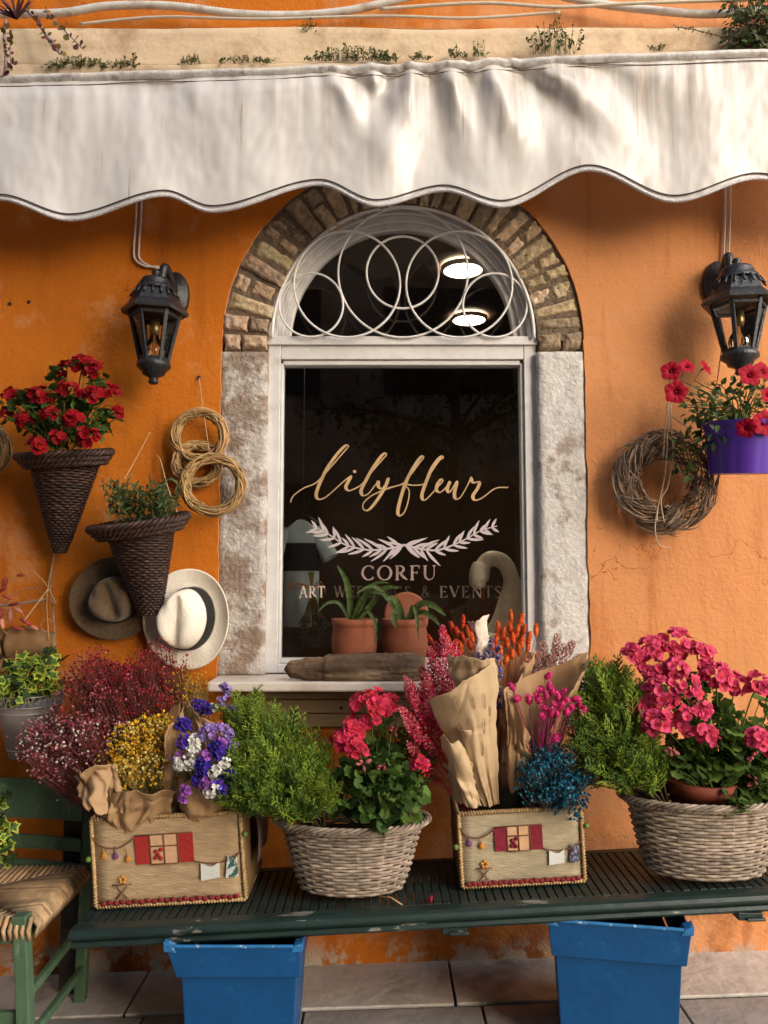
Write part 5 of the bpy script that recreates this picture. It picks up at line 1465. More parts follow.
t = thing('flower_pot', 'plastic pot of ivy standing on the rush seat', 'flower pot', (ci.x, ci.y, zs_ + .012)); mb = MB(); mb.lathe([(.0005, 0), (.05, 0), (.07, .11), (.075, .11), (.075, .125), (.066, .122), (.0005, .11)], 28, (ci.x, ci.y, zs_ + .012)); mb.build('pot', m_black2, t)
ivy('trailing green ivy standing on the rush chair seat', V((ci.x, ci.y, zs_ + .12)), [(-14, 820, .42, 26, 20, 36, 70, .35), (5, 845, .46, 7, 8, 28, 16, .3), (-4, 795, .4, 14, 12, 14, 16, .3)], 52)
hat(-12, 648, 34, 24, math.radians(-15), 'tan hat cut by the photo edge above the zinc bucket', M('tan_hat_felt', (.30, .16, .065), rough=.9, var=.2, scale=40), m_ribbon2, crown=(.55, .6), H=.09, seed=9)
mb = MB(); c = W(36, 645, .035); kk = 1 / S(.03)
mb.grid(18, 8, lambda u, v: c + V(((-28 + 50 * u) * kk, -.012 - .02 * math.sin(PI * v) + .006 * nz((u * 4, v * 3, 1)), (16 - 30 * v + 3 * math.sin(u * 5)) * kk)))
tag(mb.build('kraft_paper_scrap', M('brown_kraft_scrap', (.22, .115, .045), rough=.8, var=.2), None, loc=c, solid=.002), 'brown kraft paper tucked behind the ivy beside the tan hat', 'paper')
# dried red pods on a branch, straw sticks
m_pod = GM('dried_red_pod', (.30, .055, .035), trans=.1, island=.5); m_pods = GM('pale_red_pod', (.42, .16, .10), trans=.1, island=.3); m_pale_st = M('pale_straw_stick', (.46, .28, .13), rough=.7, var=.2)
rg = random.Random(53); r0 = W(-20, 606, .05); t = thing('dried_pod_branch', 'dried red pods on a grey branch hung on the plaster', 'dried plant', r0); mb = MB(); ms = MB()
ms.tube(catmull([W(-25, 608, .05), W(8, 605, .06), W(30, 602, .06), W(46, 599, .05)], 5), [.005] * 15 + [.002], 6)
for (x0, y0, x1, y1) in ((-10, 606, 22, 574), (4, 604, 38, 588), (-10, 600, 5, 586), (10, 605, 26, 620)): ms.tube(catmull([W(x0, y0, .06), W((x0 + x1) / 2, (y0 + y1) / 2 - 6, .07), W(x1, y1, .07)], 5), .0015, 4)
for i in range(3):
    cc = W((34, 47, 48)[i], (594, 606, 625)[i], .05); ms.tube([cc + V((.022 * math.cos(a * .45) * (1 - a * .03), -.002 * a, .020 * math.sin(a * .45))) for a in range(13)], .0013, 4)
for (px, py, L_, dx, dz, m_) in [(2, 590, .05, .5, .3, 0), (8, 597, .045, 1, -.3, 0), (0, 612, .05, .4, -1, 0), (10, 615, .05, .1, -1, 1), (26, 622, .06, 1, -.5, 0), (33, 627, .045, 1, -.4, 1), (14, 604, .04, .7, .2, 0), (21, 575, .03, 1, .1, 0), (2, 622, .05, .3, -1, 1), (17, 628, .05, 1, -.2, 0), (5, 582, .04, .2, 1, 0), (18, 610, .04, .9, -.5, 1)]:
    d = V((dx, -.2, dz)).normalized(); p = W(px, py, .075); mb.ball(p, (.009, .006, L_ * .5), m_, 7, 8, axis=d)
mb.build('pods', [m_pod, m_pods], t); ms.build('twigs', m_twig, t)
for n_, (pts, r, lab) in enumerate([([(54, 554, .02), (50, 590, .04), (52, 600, .045), (56, 655, .05)], .0035, 'tall grey stick standing under the tip of the geranium cone'), ([(24, 621, .09), (36, 605, .08), (48, 589, .06)], .0028, 'pale straw stick slanting across the dried pods'), ([(34, 572, .05), (45, 583, .05), (56, 603, .05)], .0016, 'thin straw slanting down towards the tall grey stick'), ([(54, 556, .03), (47, 597, .06), (49, 640, .07)], .0014, 'thin hanging straw beside the tall grey stick')]):
    mb = MB(); P = catmull([W(*p) for p in pts], 6); mb.tube(P, r, 6); tag(mb.build('straw_stick', m_twig if n_ == 0 else m_pale_st, None, loc=P[0]), lab, 'stick')

# ------------------------------------------------------------------ bouquets
m_kraft = M('kraft_paper', (.44, .27, .135), rough=.7, var=.08, scale=9, spec=.3, trans=.12)
m_kraftl = M('pale_kraft_paper', (.55, .385, .22), rough=.65, var=.08, scale=9, spec=.35, trans=.12)
m_ink = M('printed_ink', (.20, .13, .07), rough=.7)
def gyps(nm, lab, root, clouds, seed, stemmat, cat='bouquet', parent=None, br=.0036):
    """clouds: px py Y rx ry rz n, blossom materials"""
    rg = random.Random(seed); t = parent or thing(nm, lab, cat, root); root = V(root); mb = MB(); ms = MB(); mats = []
    for (px, py, Y, rx, ry, rz, n, ml) in clouds:
        c = W(px, py, Y); k = 1 / S(Y); r = (rx * k, ry * k, rz * k)
        for m_ in ml:
            if m_ not in mats: mats.append(m_)
        for i in range(int(n / 9)):
            p, v = inside(c, r, rg, .2)
            if rg.random() < .16: p = p + v * rg.uniform(0, .035)
            q = root + (p - root) * rg.uniform(.55, .72) + rdir(rg) * .008; w0 = root + (p - root) * .12
            ms.tube([w0, (w0 + q) / 2 + rdir(rg) * .006, q], [.0011, .0009, .0008], 3, cap=False)
            mi = mats.index(ml[min(len(ml) - 1, int(rg.random() ** 1.5 * len(ml)))])
            for j in range(9):
                e = p + rdir(rg) * rg.uniform(.006, .034); s_ = br * rg.uniform(.55, 1.25)
                ms.tube([q, (q + e) / 2 + rdir(rg) * .005, e], [.0006, .0005, .0004], 3, cap=False)
                a = rdir(rg); b = a.orthogonal().normalized(); c3 = a.cross(b)
                # a small ruffled puff
                vs = [e + a * s_] + [e + (b * math.cos(x) + c3 * math.sin(x)) * s_ * rg.uniform(.8, 1.25) + a * s_ * rg.uniform(-.2, .5) for x in (0, 1.05, 2.1, 3.14, 4.19, 5.24)] + [e - a * s_ * .8]
                mb.add(vs, [(0, 1 + x, 1 + (x + 1) % 6) for x in range(6)] + [(7, 1 + (x + 1) % 6, 1 + x) for x in range(6)], mi if rg.random() < .8 else rg.randrange(len(mats)))
    ms.build('stems', stemmat, t); mb.build('blossoms', mats, t, smooth=False)
    return t
def crease(u, v, amp):
    """facets and sharp folds of crumpled paper"""
    a = noise.voronoi(V((u, v, .3)))[0]; b = noise.voronoi(V((u * 2.3 + 7, v * 2.1, 1.7)))[0]
    return amp * (1.5 * (a[0] - .45) + .5 * (b[0] - .45) - .5 * max(0, .12 - (a[1] - a[0])) / .12)
def paper(mb, base, rim, r0, R, a0, a1, seed, up, edge=.03, crump=.010, mi=0, tilt=0.0, power=.9):
    """rolled sheet: from radius r0 at base to R (x, y) about rim; edge wanders; tilt lowers the near side"""
    base, rim = V(base), V(rim); ax = rim - base
    def fn(u, v):
        a = a0 + (a1 - a0) * u; q = v
        r = r0 + (1 - r0) * 0
        rx = r0 + (R[0] - r0) * q ** power; ry = r0 + (R[1] - r0) * q ** power
        len_ = 1 + (edge * 6) * nz((math.cos(a) * 1.3 + seed, math.sin(a) * 1.3, 1)) + up(a)
        p = base + ax * (q * len_) + V((rx * math.cos(a), ry * math.sin(a), 0))
        p.z += tilt * math.sin(a) * q
        nrm = V((math.cos(a), math.sin(a), -.3))
        return p + nrm * crease(u * 5 + seed, v * 4, crump)
    mb.grid(64, 36, fn, mi)
m_rg = [GM('gyp_burgundy', (.26, .012, .022), island=.5), GM('gyp_crimson', (.40, .022, .040), island=.4), GM('gyp_rose', (.50, .12, .14), island=.4)]
m_pg = [GM('gyp_mauve_pink', (.40, .12, .14), island=.5), GM('gyp_pale_pink', (.58, .30, .27), island=.3), GM('gyp_dusky', (.25, .045, .06), island=.4), GM('gyp_cream', (.66, .55, .46), island=.2)]
m_yg = [GM('gyp_yellow', (.74, .44, .025), island=.35, hue=.012), GM('gyp_gold', (.62, .31, .015), island=.3), GM('gyp_pale_yellow', (.72, .56, .16), island=.2)]
m_og = [GM('gyp_ochre', (.42, .20, .03), island=.4), m_yg[1]]
m_tg = [GM('gyp_teal', (.010, .135, .21), island=.5, hue=.02), GM('gyp_deep_teal', (.006, .075, .14), island=.4), GM('gyp_sea', (.05, .22, .28), island=.3)]
m_redst = M('red_brown_stem', (.13, .03, .022), rough=.8); m_yst = M('straw_stem', (.22, .16, .05), rough=.8); m_drk = M('dark_dried_stem', (.055, .035, .022), rough=.9); m_grst = M('grey_dried_stem', (.15, .13, .115), rough=.8)
B1 = box1[1]; zf1 = B1.z + .02
gyps('dried_flower_bouquet', 'burgundy red baby\'s breath rising behind the yellow bouquet', (B1.x - .02, B1.y + .02, zf1 + .05), [(118, 700, .30, 58, 46, 34, 2300, m_rg), (98, 672, .28, 36, 30, 22, 700, m_rg[:2]), (150, 668, .28, 30, 26, 26, 650, m_rg[:2])], 61, m_redst)
gyps('dried_flower_bouquet', 'dusty pink and white baby\'s breath spilling over the chair back', (B1.x - .10, B1.y, zf1 + .05), [(70, 752, .34, 46, 40, 36, 1900, m_pg), (100, 735, .36, 36, 34, 28, 900, m_pg), (52, 735, .30, 24, 24, 26, 400, m_pg)], 62, m_redst, br=.0039)
gyps('dried_flower_bouquet', 'sparse ochre sprigs against the plaster under the cream hat', (B1.x + .05, B1.y + .05, zf1 + .05), [(184, 688, .24, 20, 22, 20, 420, m_og), (170, 705, .26, 20, 20, 16, 200, m_og)], 63, m_yst)
t = gyps('flower_bouquet', 'bright yellow baby\'s breath wrapped in crumpled brown kraft paper', (B1.x - .01, B1.y - .03, zf1 + .03), [(144, 754, .39, 32, 24, 32, 2600, m_yg), (128, 770, .41, 20, 14, 18, 500, m_yg), (152, 735, .38, 24, 20, 18, 700, m_yg)], 64, m_yst, br=.0046)
PAPER_YELLOW = t
# statice
m_sv = GM('statice_violet', (.085, .035, .42), island=.35, hue=.025); m_sb = GM('statice_blue_violet', (.045, .022, .28), island=.3); m_sl = GM('statice_lilac', (.30, .20, .48), island=.3, hue=.02); m_sw = GM('statice_white', (.70, .68, .62), island=.12); m_sm = GM('statice_mauve', (.32, .10, .42), island=.3)
rg = random.Random(65); root = V((B1.x + .13, B1.y - .03, zf1 + .02)); t = thing('flower_bouquet', 'purple, lilac and white statice bouquet in kraft paper', 'bouquet', root); ms = MB(); mb = MB(); SM = [m_sv, m_sb, m_sl, m_sw, m_sm]
def puff(mb, c, R, n, mi, rg, pr=.0075):
    for i in range(n):
        d = rdir(rg)
        if d.y > .5: d.y = -d.y
        p = c + V((d.x * R, d.y * R * .8, d.z * R)) * rg.uniform(.4, 1); nn = (d + V((0, -.5, .3))).normalized(); u = nn.orthogonal().normalized(); w_ = nn.cross(u); r_ = pr * rg.uniform(.7, 1.2)
        vs = [p - nn * r_ * .5]
        for q in range(8):
            an = q * PI / 4; f = 1.0 if q % 2 else .72; vs.append(p + (u * math.cos(an) + w_ * math.sin(an)) * r_ * f + nn * r_ * rg.uniform(.1, .5))
        mb.add(vs, [(0, 1 + q, 1 + (q + 1) % 8) for q in range(8)], mi)
for (px, py, Y, rp, n, mi) in [(183, 725, .46, 9, 34, 1), (184, 742, .48, 8, 26, 0), (194, 742, .48, 8, 30, 3), (193, 752, .49, 7, 20, 3), (206, 733, .47, 10, 34, 2), (216, 728, .45, 8, 24, 2), (216, 750, .49, 11, 44, 1), (203, 767, .51, 11, 40, 1), (180, 763, .5, 8, 30, 3), (178, 757, .48, 6, 16, 4), (204, 756, .5, 7, 22, 4), (190, 766, .51, 5, 12, 3), (222, 762, .49, 8, 26, 3), (215, 772, .51, 7, 20, 3),
                                 (208, 783, .52, 10, 34, 4), (212, 790, .53, 8, 24, 3), (219, 788, .52, 8, 26, 0), (231, 786, .48, 9, 30, 1), (186, 790, .53, 6, 20, 4), (184, 798, .53, 5, 10, 4), (223, 700, .36, 6, 16, 2), (228, 693, .34, 6, 18, 2), (233, 709, .36, 6, 18, 2), (224, 686, .34, 4, 10, 2), (238, 719, .38, 5, 12, 2), (199, 706, .36, 9, 26, 1), (208, 708, .38, 6, 14, 1), (232, 745, .44, 8, 22, 2), (228, 732, .44, 7, 18, 2), (197, 780, .52, 7, 18, 1), (213, 708, .38, 4, 8, 3), (228, 775, .5, 8, 22, 1), (220, 742, .48, 7, 16, 4)]:
    c = W(px, py, Y); puff(mb, c, rp / S(Y), int(n * 1.3), mi, rg)
    if py < 772: ms.tube(catmull([root, (root + c) / 2 + V((0, .01, .0)), c], 4), .0018, 4, cap=False)
mb.build('flowers', SM, t); ms.build('stems', m_stem, t)
PAPER_STATICE = t

# ---- the dried bouquets of the second box
B2 = box2[1]; zf2 = B2.z + .02
m_sp = [GM('spike_crimson', (.52, .030, .070), island=.4, hue=.008, trans=.1), GM('spike_pink', (.66, .16, .19), island=.3, trans=.1)]
def spike(mb, ms, root, tip, L_, rg, rad=.0105, mi=None, ml=2):
    root, tip = V(root), V(tip); d = (tip - root).normalized(); sag = V((rg.uniform(-.02, .02), -.01, .0))
    b = tip - d * L_
    ms.tube(catmull([root, (root + b) / 2 + sag * .5, b], 4), .0013, 4, cap=False)
    u = d.orthogonal().normalized(); w_ = d.cross(u); n = int(L_ / .0020); curve = rdir(rg) * .012
    for i in range(n):
        t_ = i / n; an = i * 2.4; env = math.sin(PI * min(1, .12 + t_ * .88)) ** .55
        c = b + d * (L_ * t_) + curve * (t_ * t_) ; o = (u * math.cos(an) + w_ * math.sin(an))
        q = c + o * rad * env * .55; e = q + (o * .6 + d * 1.0) * rad * rg.uniform(.9, 1.4) * max(.35, env)
        s1 = d.cross(o).normalized() * rad * .34
        m_ = (q + e) / 2 + o * rad * .25
        mb.add([q, m_ - s1, m_ + s1, e, c], [(0, 1, 3), (0, 3, 2), (4, 1, 3), (4, 3, 2)], mi if mi is not None else (1 if rg.random() < .25 + .4 * t_ else 0))
def spikes(nm, lab, root, tips, seed, mats, L_=(.07, .11), rad=.0108):
    rg = random.Random(seed); t = thing(nm, lab, 'bouquet', root); mb = MB(); ms = MB()
    for (px, py, Y) in tips: spike(mb, ms, V(root) + rdir(rg) * .012, W(px, py, Y), rg.uniform(*L_), rg, rad)
    mb.build('seed_spikes', mats, t, smooth=False); ms.build('stems', mats[0], t)
    return t
rb = (W(474, 790, .33).x, -.30, zf2 + .12)
rg = random.Random(70); tips = []
for x, y in ((403, 716), (404, 722), (414, 704), (410, 735), (400, 704), (416, 712), (424, 700), (428, 690), (405, 745), (412, 757), (422, 738), (430, 716), (402, 682), (408, 677), (418, 681), (410, 690), (424, 676)): tips.append((x, y, rg.uniform(.38, .46)))
spikes('dried_flower_bouquet', 'crimson seed spikes fanning out beside the coral geranium', rb, tips, 71, m_sp, (.10, .14), .0125)
tips = [(432, 648, .34), (440, 622, .32), (443, 632, .34), (448, 640, .36), (452, 652, .38), (436, 662, .36), (430, 672, .36), (444, 650, .37), (460, 648, .34), (456, 640, .33), (438, 640, .30), (427, 660, .33), (450, 664, .4), (428, 648, .31), (442, 668, .4), (464, 660, .36), (418, 664, .30), (420, 674, .34)]
spikes('dried_flower_bouquet', 'tall crimson seed spikes rising above the pale kraft paper', (W(480, 790, .31).x, -.29, zf2 + .12), tips, 72, m_sp, (.07, .11))
m_ph = [GM('blush_spike', (.48, .24, .19), island=.3, trans=.1), GM('blush_spike_light', (.58, .36, .30), island=.3, trans=.1)]
tips = [(528, 655, .26), (536, 648, .26), (545, 640, .25), (552, 652, .27), (558, 633, .25), (566, 645, .26), (572, 638, .25), (578, 652, .26), (584, 660, .27), (549, 662, .29), (533, 668, .29), (562, 660, .28), (572, 664, .28), (541, 660, .27), (555, 645, .24)]
spikes('dried_flower_bouquet', 'blush pink seed spikes in front of the stone jamb', (W(530, 790, .26).x, -.25, zf2 + .12), tips, 73, m_ph, (.06, .09), .012)
m_or = GM('orange_bunny_tail', (.62, .105, .018), island=.35, hue=.01, trans=.15); m_ors = M('orange_stem', (.45, .10, .025), rough=.8)
m_mg = GM('magenta_bunny_tail', (.62, .045, .20), island=.3, hue=.01, trans=.15); m_mgs = M('magenta_stem', (.42, .04, .14), rough=.8)
def tails(nm, lab, root, pts, seed, mat, smat, hl=.021, hr=.0098, droop=0):
    rg = random.Random(seed); t = thing(nm, lab, 'bouquet', root); ms = MB(); root = V(root); mb = MB()
    for (px, py, Y) in pts:
        c = W(px, py, Y); d = ((c - root).normalized() * (1 - droop) + V((0, -.3, -1)) * droop + rdir(rg) * .22).normalized(); r0 = root + rdir(rg) * .012
        ms.tube(catmull([r0, (r0 + c) / 2 + V((0, .0, .02 + .04 * droop)), c - d * hl * .8], 5), .0011, 4, cap=False)
        L_ = hl * rg.uniform(.8, 1.15); W_ = hr * rg.uniform(.85, 1.15); u = d.orthogonal().normalized(); w_ = d.cross(u)
        mb.ball(c, (W_ * .8, W_ * .8, L_ * .95), 0, 8, 9, axis=d)
        for i in range(70):
            z = rg.uniform(-.9, .95); an = i * 2.4; o = u * math.cos(an) + w_ * math.sin(an); q = c + d * (L_ * z) + o * W_ * .75 * math.sqrt(max(.02, 1 - z * z))
            e = q + (o * .8 + d * .9) * W_ * .55; s1 = d.cross(o).normalized() * W_ * .2
            mb.add([q - s1, q + s1, e], [(0, 1, 2)])
    mb.build('flower_heads', mat, t); ms.build('stems', smat, t)
    return t
tails('dried_flower_bouquet', 'bright orange bunny tail grasses between the kraft papers', (W(497, 790, .29).x, -.28, zf2 + .14), [(496, 640, .28), (498, 629, .27), (503, 634, .28), (507, 643, .29), (510, 628, .27), (513, 638, .28), (511, 616, .26), (521, 620, .26), (517, 632, .28), (524, 630, .26), (522, 642, .28), (529, 638, .27), (500, 650, .3), (512, 654, .3), (498, 659, .31), (506, 660, .3), (536, 630, .27), (528, 646, .27), (519, 650, .3), (493, 649, .29)], 74, m_or, m_ors)
tails('dried_flower_bouquet', 'orange bunny tail grasses beside the white paper tip', (W(486, 790, .29).x, -.28, zf2 + .14), [(443, 636, .27), (452, 628, .26), (457, 632, .27), (463, 622, .26), (463, 638, .28), (456, 644, .28), (468, 632, .27), (431, 641, .28), (448, 640, .28), (470, 645, .28), (461, 648, .3), (450, 650, .29), (472, 636, .27)], 75, GM('deep_orange_tail', (.52, .07, .018), island=.35, trans=.15), m_ors)
tails('dried_flower_bouquet', 'magenta bunny tails drooping over the open kraft paper', (W(540, 800, .40).x, -.40, zf2 + .18), [(541, 690, .46), (546, 696, .47), (552, 692, .46), (558, 697, .46), (563, 692, .45), (549, 686, .45), (555, 704, .48), (561, 706, .47), (545, 708, .48), (551, 713, .49), (557, 714, .48), (565, 700, .46), (539, 700, .47), (548, 676, .44), (512, 687, .47), (529, 700, .46), (536, 695, .46), (575, 699, .45), (579, 705, .45), (583, 711, .45), (572, 708, .45), (566, 712, .46), (556, 737, .49), (517, 699, .46), (543, 716, .49)], 76, m_mg, m_mgs, .015, .0100, .35)
m_thb = GM('thistle_blue', (.16, .14, .30), island=.4, hue=.03); m_thl = GM('thistle_lilac', (.30, .22, .33), island=.3)
rg = random.Random(77); root = V((W(492, 790, .3).x, -.29, zf2 + .12)); t = thing('dried_flower_bouquet', 'lilac blue dried thistles tucked behind the pale kraft paper', 'bouquet', root); mb = MB(); ms = MB()
for i in range(46):
    c = W(487 + rg.uniform(-12, 13), rg.uniform(640, 712), .31 + rg.uniform(-.03, .04)); puff(mb, c, .010, 10, 0 if rg.random() < .6 else 1, rg, .006); ms.tube([root + (c - root) * .3, c], .001, 4, cap=False)
mb.build('flower_heads', [m_thb, m_thl], t); ms.build('stems', m_grst, t)
gyps('dried_flower_bouquet', 'teal blue dyed baby\'s breath overhanging the smaller straw box', (W(552, 805, .33).x, -.33, zf2 + .10), [(555, 775, .46, 33, 26, 24, 1500, m_tg), (545, 765, .42, 24, 22, 20, 500, m_tg), (568, 798, .47, 18, 14, 18, 260, m_tg[1:2]), (552, 757, .42, 22, 18, 12, 140, [m_grst])], 78, m_grst, br=.0044)
# papers of the second box
def soft(o):
    """paper: a thin thickness"""
    m_ = o.modifiers.new('solid', 'SOLIDIFY'); m_.thickness = .0008; m_.offset = 0
    return o
def sheet(mb, pts, Y, seed, bulge=.03, crump=.006, mi=0, n=44):
    """a curled sheet between four image points (bottom left, bottom right, top right, top left) at four distances"""
    A, B, C, D = [W(x, y, Y[i]) for i, (x, y) in enumerate(pts)]
    rg = random.Random(int(seed * 977)); wd, ht = (B - A + C - D).length / 2, ((D - A).length + (C - B).length) / 2
    nrm0 = (B - A).cross(D - A).normalized()
    if nrm0.y > 0: nrm0 = -nrm0
    FL = []                                  # straight fold lines: point, direction, height, width, reach
    for k in range(int(10 + 120 * wd * ht / .02)):
        if len(FL) > 26: break
        an = rg.uniform(-.5, .5) + (PI / 2 if rg.random() < .3 else 0)
        FL.append((rg.uniform(0, wd), rg.uniform(0, ht), math.cos(an), math.sin(an), crump * rg.uniform(-1.3, 1.3), rg.uniform(.006, .030), rg.uniform(.03, .10)))
    GA = [(rg.uniform(.05, .95), rg.uniform(-.25, .25), crump * rg.uniform(-1.5, 1.5), rg.uniform(.05, .13)) for k in range(6)]
    def fn(u, v):
        p = (A * (1 - u) + B * u) * (1 - v) + (D * (1 - u) + C * u) * v
        p = p + V((.014 * nz((u * 2, v * 2, seed)), -bulge * math.sin(PI * u) * (.3 + .7 * v), (.022 * nz((u * 2.5, seed, 3)) + .006 * nz((u * 11, seed, 5))) * v))
        e = (abs(u - .5) * 2) ** 3; p.x += e * (.010 * nz((v * 4, seed, u)) + .004 * nz((v * 13, seed, u)))
        x, y, h = u * wd, v * ht, 0.0
        for fx_, fy_, cx_, sx_, hh, ww, ln_ in FL:
            dx, dy = x - fx_, y - fy_
            t_ = max(0, 1 - abs(dx * cx_ + dy * sx_) / ww) * max(0, 1 - abs(dy * cx_ - dx * sx_) / ln_)
            h += hh * t_ ** 1.0
        for gu, gs, gh, gw in GA:            # pleats gathered towards the foot of the sheet
            h += gh * max(0, 1 - abs(u - gu - gs * v) / (gw * (1 + .8 * v))) * (1 - .75 * v)
        return p + nrm0 * h + V((0, -.010 * max(0, v - .86) / .14 * math.sin(u * 5 + seed), 0))
    mb.grid(max(16, int(wd / .0032)), max(18, int(ht / .0032)), fn, mi)
    return fn
mb = MB(); F = .36
sheet(mb, [(116, 840), (166, 838), (182, 704), (104, 752)], [.30, .30, .38, .40], 1.7, -.04, .010)
sheet(mb, [(112, 842), (140, 840), (118, 762), (72, 772)], [.36, .38, .50, .47], 6.1, .035, .014)
sheet(mb, [(74, 776), (112, 764), (108, 812), (84, 804)], [.47, .49, .52, .50], 3.1, .03, .010)
sheet(mb, [(104, 846), (168, 842), (172, 790), (102, 788)], [.37, .37, .462, .458], 9.4, .045, .012)
sheet(mb, [(148, 842), (172, 836), (183, 708), (166, 735)], [.36, .35, .42, .47], 2.2, .03, .010)
soft(mb.build('kraft_paper_wrap', m_kraft, PAPER_YELLOW))
mb = MB()
sheet(mb, [(186, 842), (226, 840), (235, 782), (176, 778)], [.37, .37, .462, .465], 4.4, .04, .009)
sheet(mb, [(184, 840), (224, 838), (240, 742), (174, 735)], [.30, .30, .34, .38], 7.2, -.03, .008)
sheet(mb, [(190, 760), (216, 770), (214, 722), (190, 703)], [.40, .40, .42, .40], 5.3, .01, .006)
soft(mb.build('kraft_paper_wrap', m_kraft, PAPER_STATICE))
t = thing('kraft_paper_wrap', 'pale printed kraft paper sheet folded round the crimson spikes', 'paper', W(470, 790, .42)); mb = MB()
fn = sheet(mb, [(480, 806), (500, 804), (494, 662), (428, 700)], [.40, .40, .50, .46], 1.1, .05, .005)
PR = MB(); rg = random.Random(79)
for (u_, v_, s_) in ((.35, .88, .07), (.55, .84, .06), (.74, .80, .06), (.45, .68, .06), (.68, .62, .06), (.84, .70, .04), (.60, .46, .06), (.30, .70, .04)):
    P = [V(fn(min(.99, max(.01, u_ + s_ * math.cos(q * PI / 6) * .55)), min(.99, v_ + s_ * math.sin(q * PI / 6)))) + V((0, -.0022, 0)) for q in range(12)]
    PR.tube(P, .0004, 4, closed=True); PR.tube([V(fn(u_, v_ - s_ * .9)) + V((0, -.0022, 0)), V(fn(min(.99, u_ + .01), min(.99, v_ + s_ * .5))) + V((0, -.0022, 0))], .0005, 4)
PR.build('printed_motifs', m_ink, t); sheet(mb, [(470, 735), (496, 740), (496, 660), (446, 655)], [.42, .42, .49, .47], 4.2, .035, .007)
soft(mb.build('sheet', m_kraftl, t))
t2 = thing('kraft_paper_wrap', 'crumpled kraft paper hanging over the smaller straw box front edge', 'paper', W(465, 800, .44)); mb = MB()
sheet(mb, [(466, 806), (481, 808), (466, 742), (440, 738)], [.45, .45, .47, .46], 7.7, .03, .006); sheet(mb, [(452, 800), (478, 806), (470, 760), (444, 765)], [.42, .43, .45, .42], 2.7, .02, .007); sheet(mb, [(474, 790), (484, 780), (478, 730), (452, 722)], [.40, .40, .46, .46], 5.7, .03, .006)
soft(mb.build('sheet', m_kraftl, t2))
t = thing('kraft_paper_wrap', 'open brown kraft paper cone holding the blush spikes', 'paper', W(530, 790, .35)); mb = MB()
sheet(mb, [(512, 790), (545, 770), (588, 652), (504, 690)], [.36, .34, .38, .42], 3.9, -.05, .006); sheet(mb, [(510, 792), (528, 786), (530, 735), (507, 690)], [.40, .40, .45, .45], 9.9, .02, .007); sheet(mb, [(536, 780), (548, 770), (592, 655), (560, 712)], [.38, .36, .40, .46], 6.6, .015, .005)
soft(mb.build('sheet', m_kraft, t))
t = thing('kraft_paper_wrap', 'narrow printed kraft fold behind the open paper cone', 'paper', W(505, 790, .36)); mb = MB()
sheet(mb, [(498, 790), (516, 788), (522, 672), (500, 712)], [.36, .36, .36, .38], 8.4, .03, .008); sheet(mb, [(500, 776), (518, 770), (536, 652), (518, 668)], [.33, .33, .31, .31], 1.9, .02, .006); soft(mb.build('sheet', m_kraft, t))
mb = MB(); t = thing('kraft_paper_wrap', 'brown kraft sheet at the very back of the smaller straw box', 'paper', W(505, 780, .24)); sheet(mb, [(486, 790), (536, 785), (556, 652), (472, 657)], [.25, .25, .21, .21], 3.3, -.02, .006); soft(mb.build('sheet', m_kraft, t))
t = thing('white_paper', 'white paper tip standing behind the orange bunny tails', 'paper', W(480, 660, .28)); mb = MB()
sheet(mb, [(474, 668), (490, 668), (488, 612), (470, 622)], [.28, .28, .26, .26], 5.5, .02, .003); soft(mb.build('sheet', M('white_card', (.62, .52, .42), rough=.7), t))
m_tin = M('dark_tin', (.05, .045, .045), rough=.4, metal=.6, var=.2)
c = W(508, 815, .31); c.z = zf2; t = thing('tin_bucket', 'dark ribbed tin bucket inside the smaller straw box', 'bucket', c); mb = MB(); k = 1 / S(.31); H = W(508, 782, .31).z - zf2
mb.lathe([(.0005, 0), (20 * k, 0), (23 * k, H * .55), (24.5 * k, H * .58), (23.5 * k, H * .64), (25 * k, H * .70), (24 * k, H * .78), (25.5 * k, H * .84), (25 * k, H * .92), (27 * k, H), (25 * k, H), (22 * k, H * .5), (.0005, H * .5)], 36, c); mb.build('body', m_tin, t)

# ------------------------------------------------------------------ on the window sill
zsl = zs1
m_log = M('driftwood', (.10, .058, .032), rough=.85, var=.5, scale=22, stretch=(.22, 1, 1), bump=.8, bscale=40, col2=(.30, .21, .13), c2scale=9, c2lo=.5, c2hi=.66)
c = W(356, 669, .118); mb = MB()
def logp(u, v):
    x = W(284 + 142 * u, 669, .118).x; a = 2 * PI * v; t_ = min(1, min(u, 1 - u) / .03)
    r = smooth_at([(-1, .01), (0, .013), (.06, .026), (.2, .032), (.27, .034), (.30, .040), (.6, .043), (.9, .040), (1, .034), (2, .03)], u) * (t_ ** .5 if t_ < 1 else 1)
    r *= 1 + .30 * nz((u * 5, math.cos(a) * 1.3, math.sin(a) * 1.3 + 7)) + .20 * nz((u * 5, math.cos(a) * 5, math.sin(a) * 5)) + .10 * nz((u * 30, math.cos(a) * 7, math.sin(a) * 7))
    return V((x, -.118 + r * math.cos(a) * .75, max(zsl + .001, zsl + .036 + r * math.sin(a) * 1.1)))
mb.grid(130, 48, logp); tag(mb.build('driftwood_log', m_log, None, loc=(c.x, -.118, zsl)), 'weathered driftwood log lying on the marble window sill', 'log')
m_strap = GM('strap_leaf', (.055, .085, .022), island=.3, hue=.015)
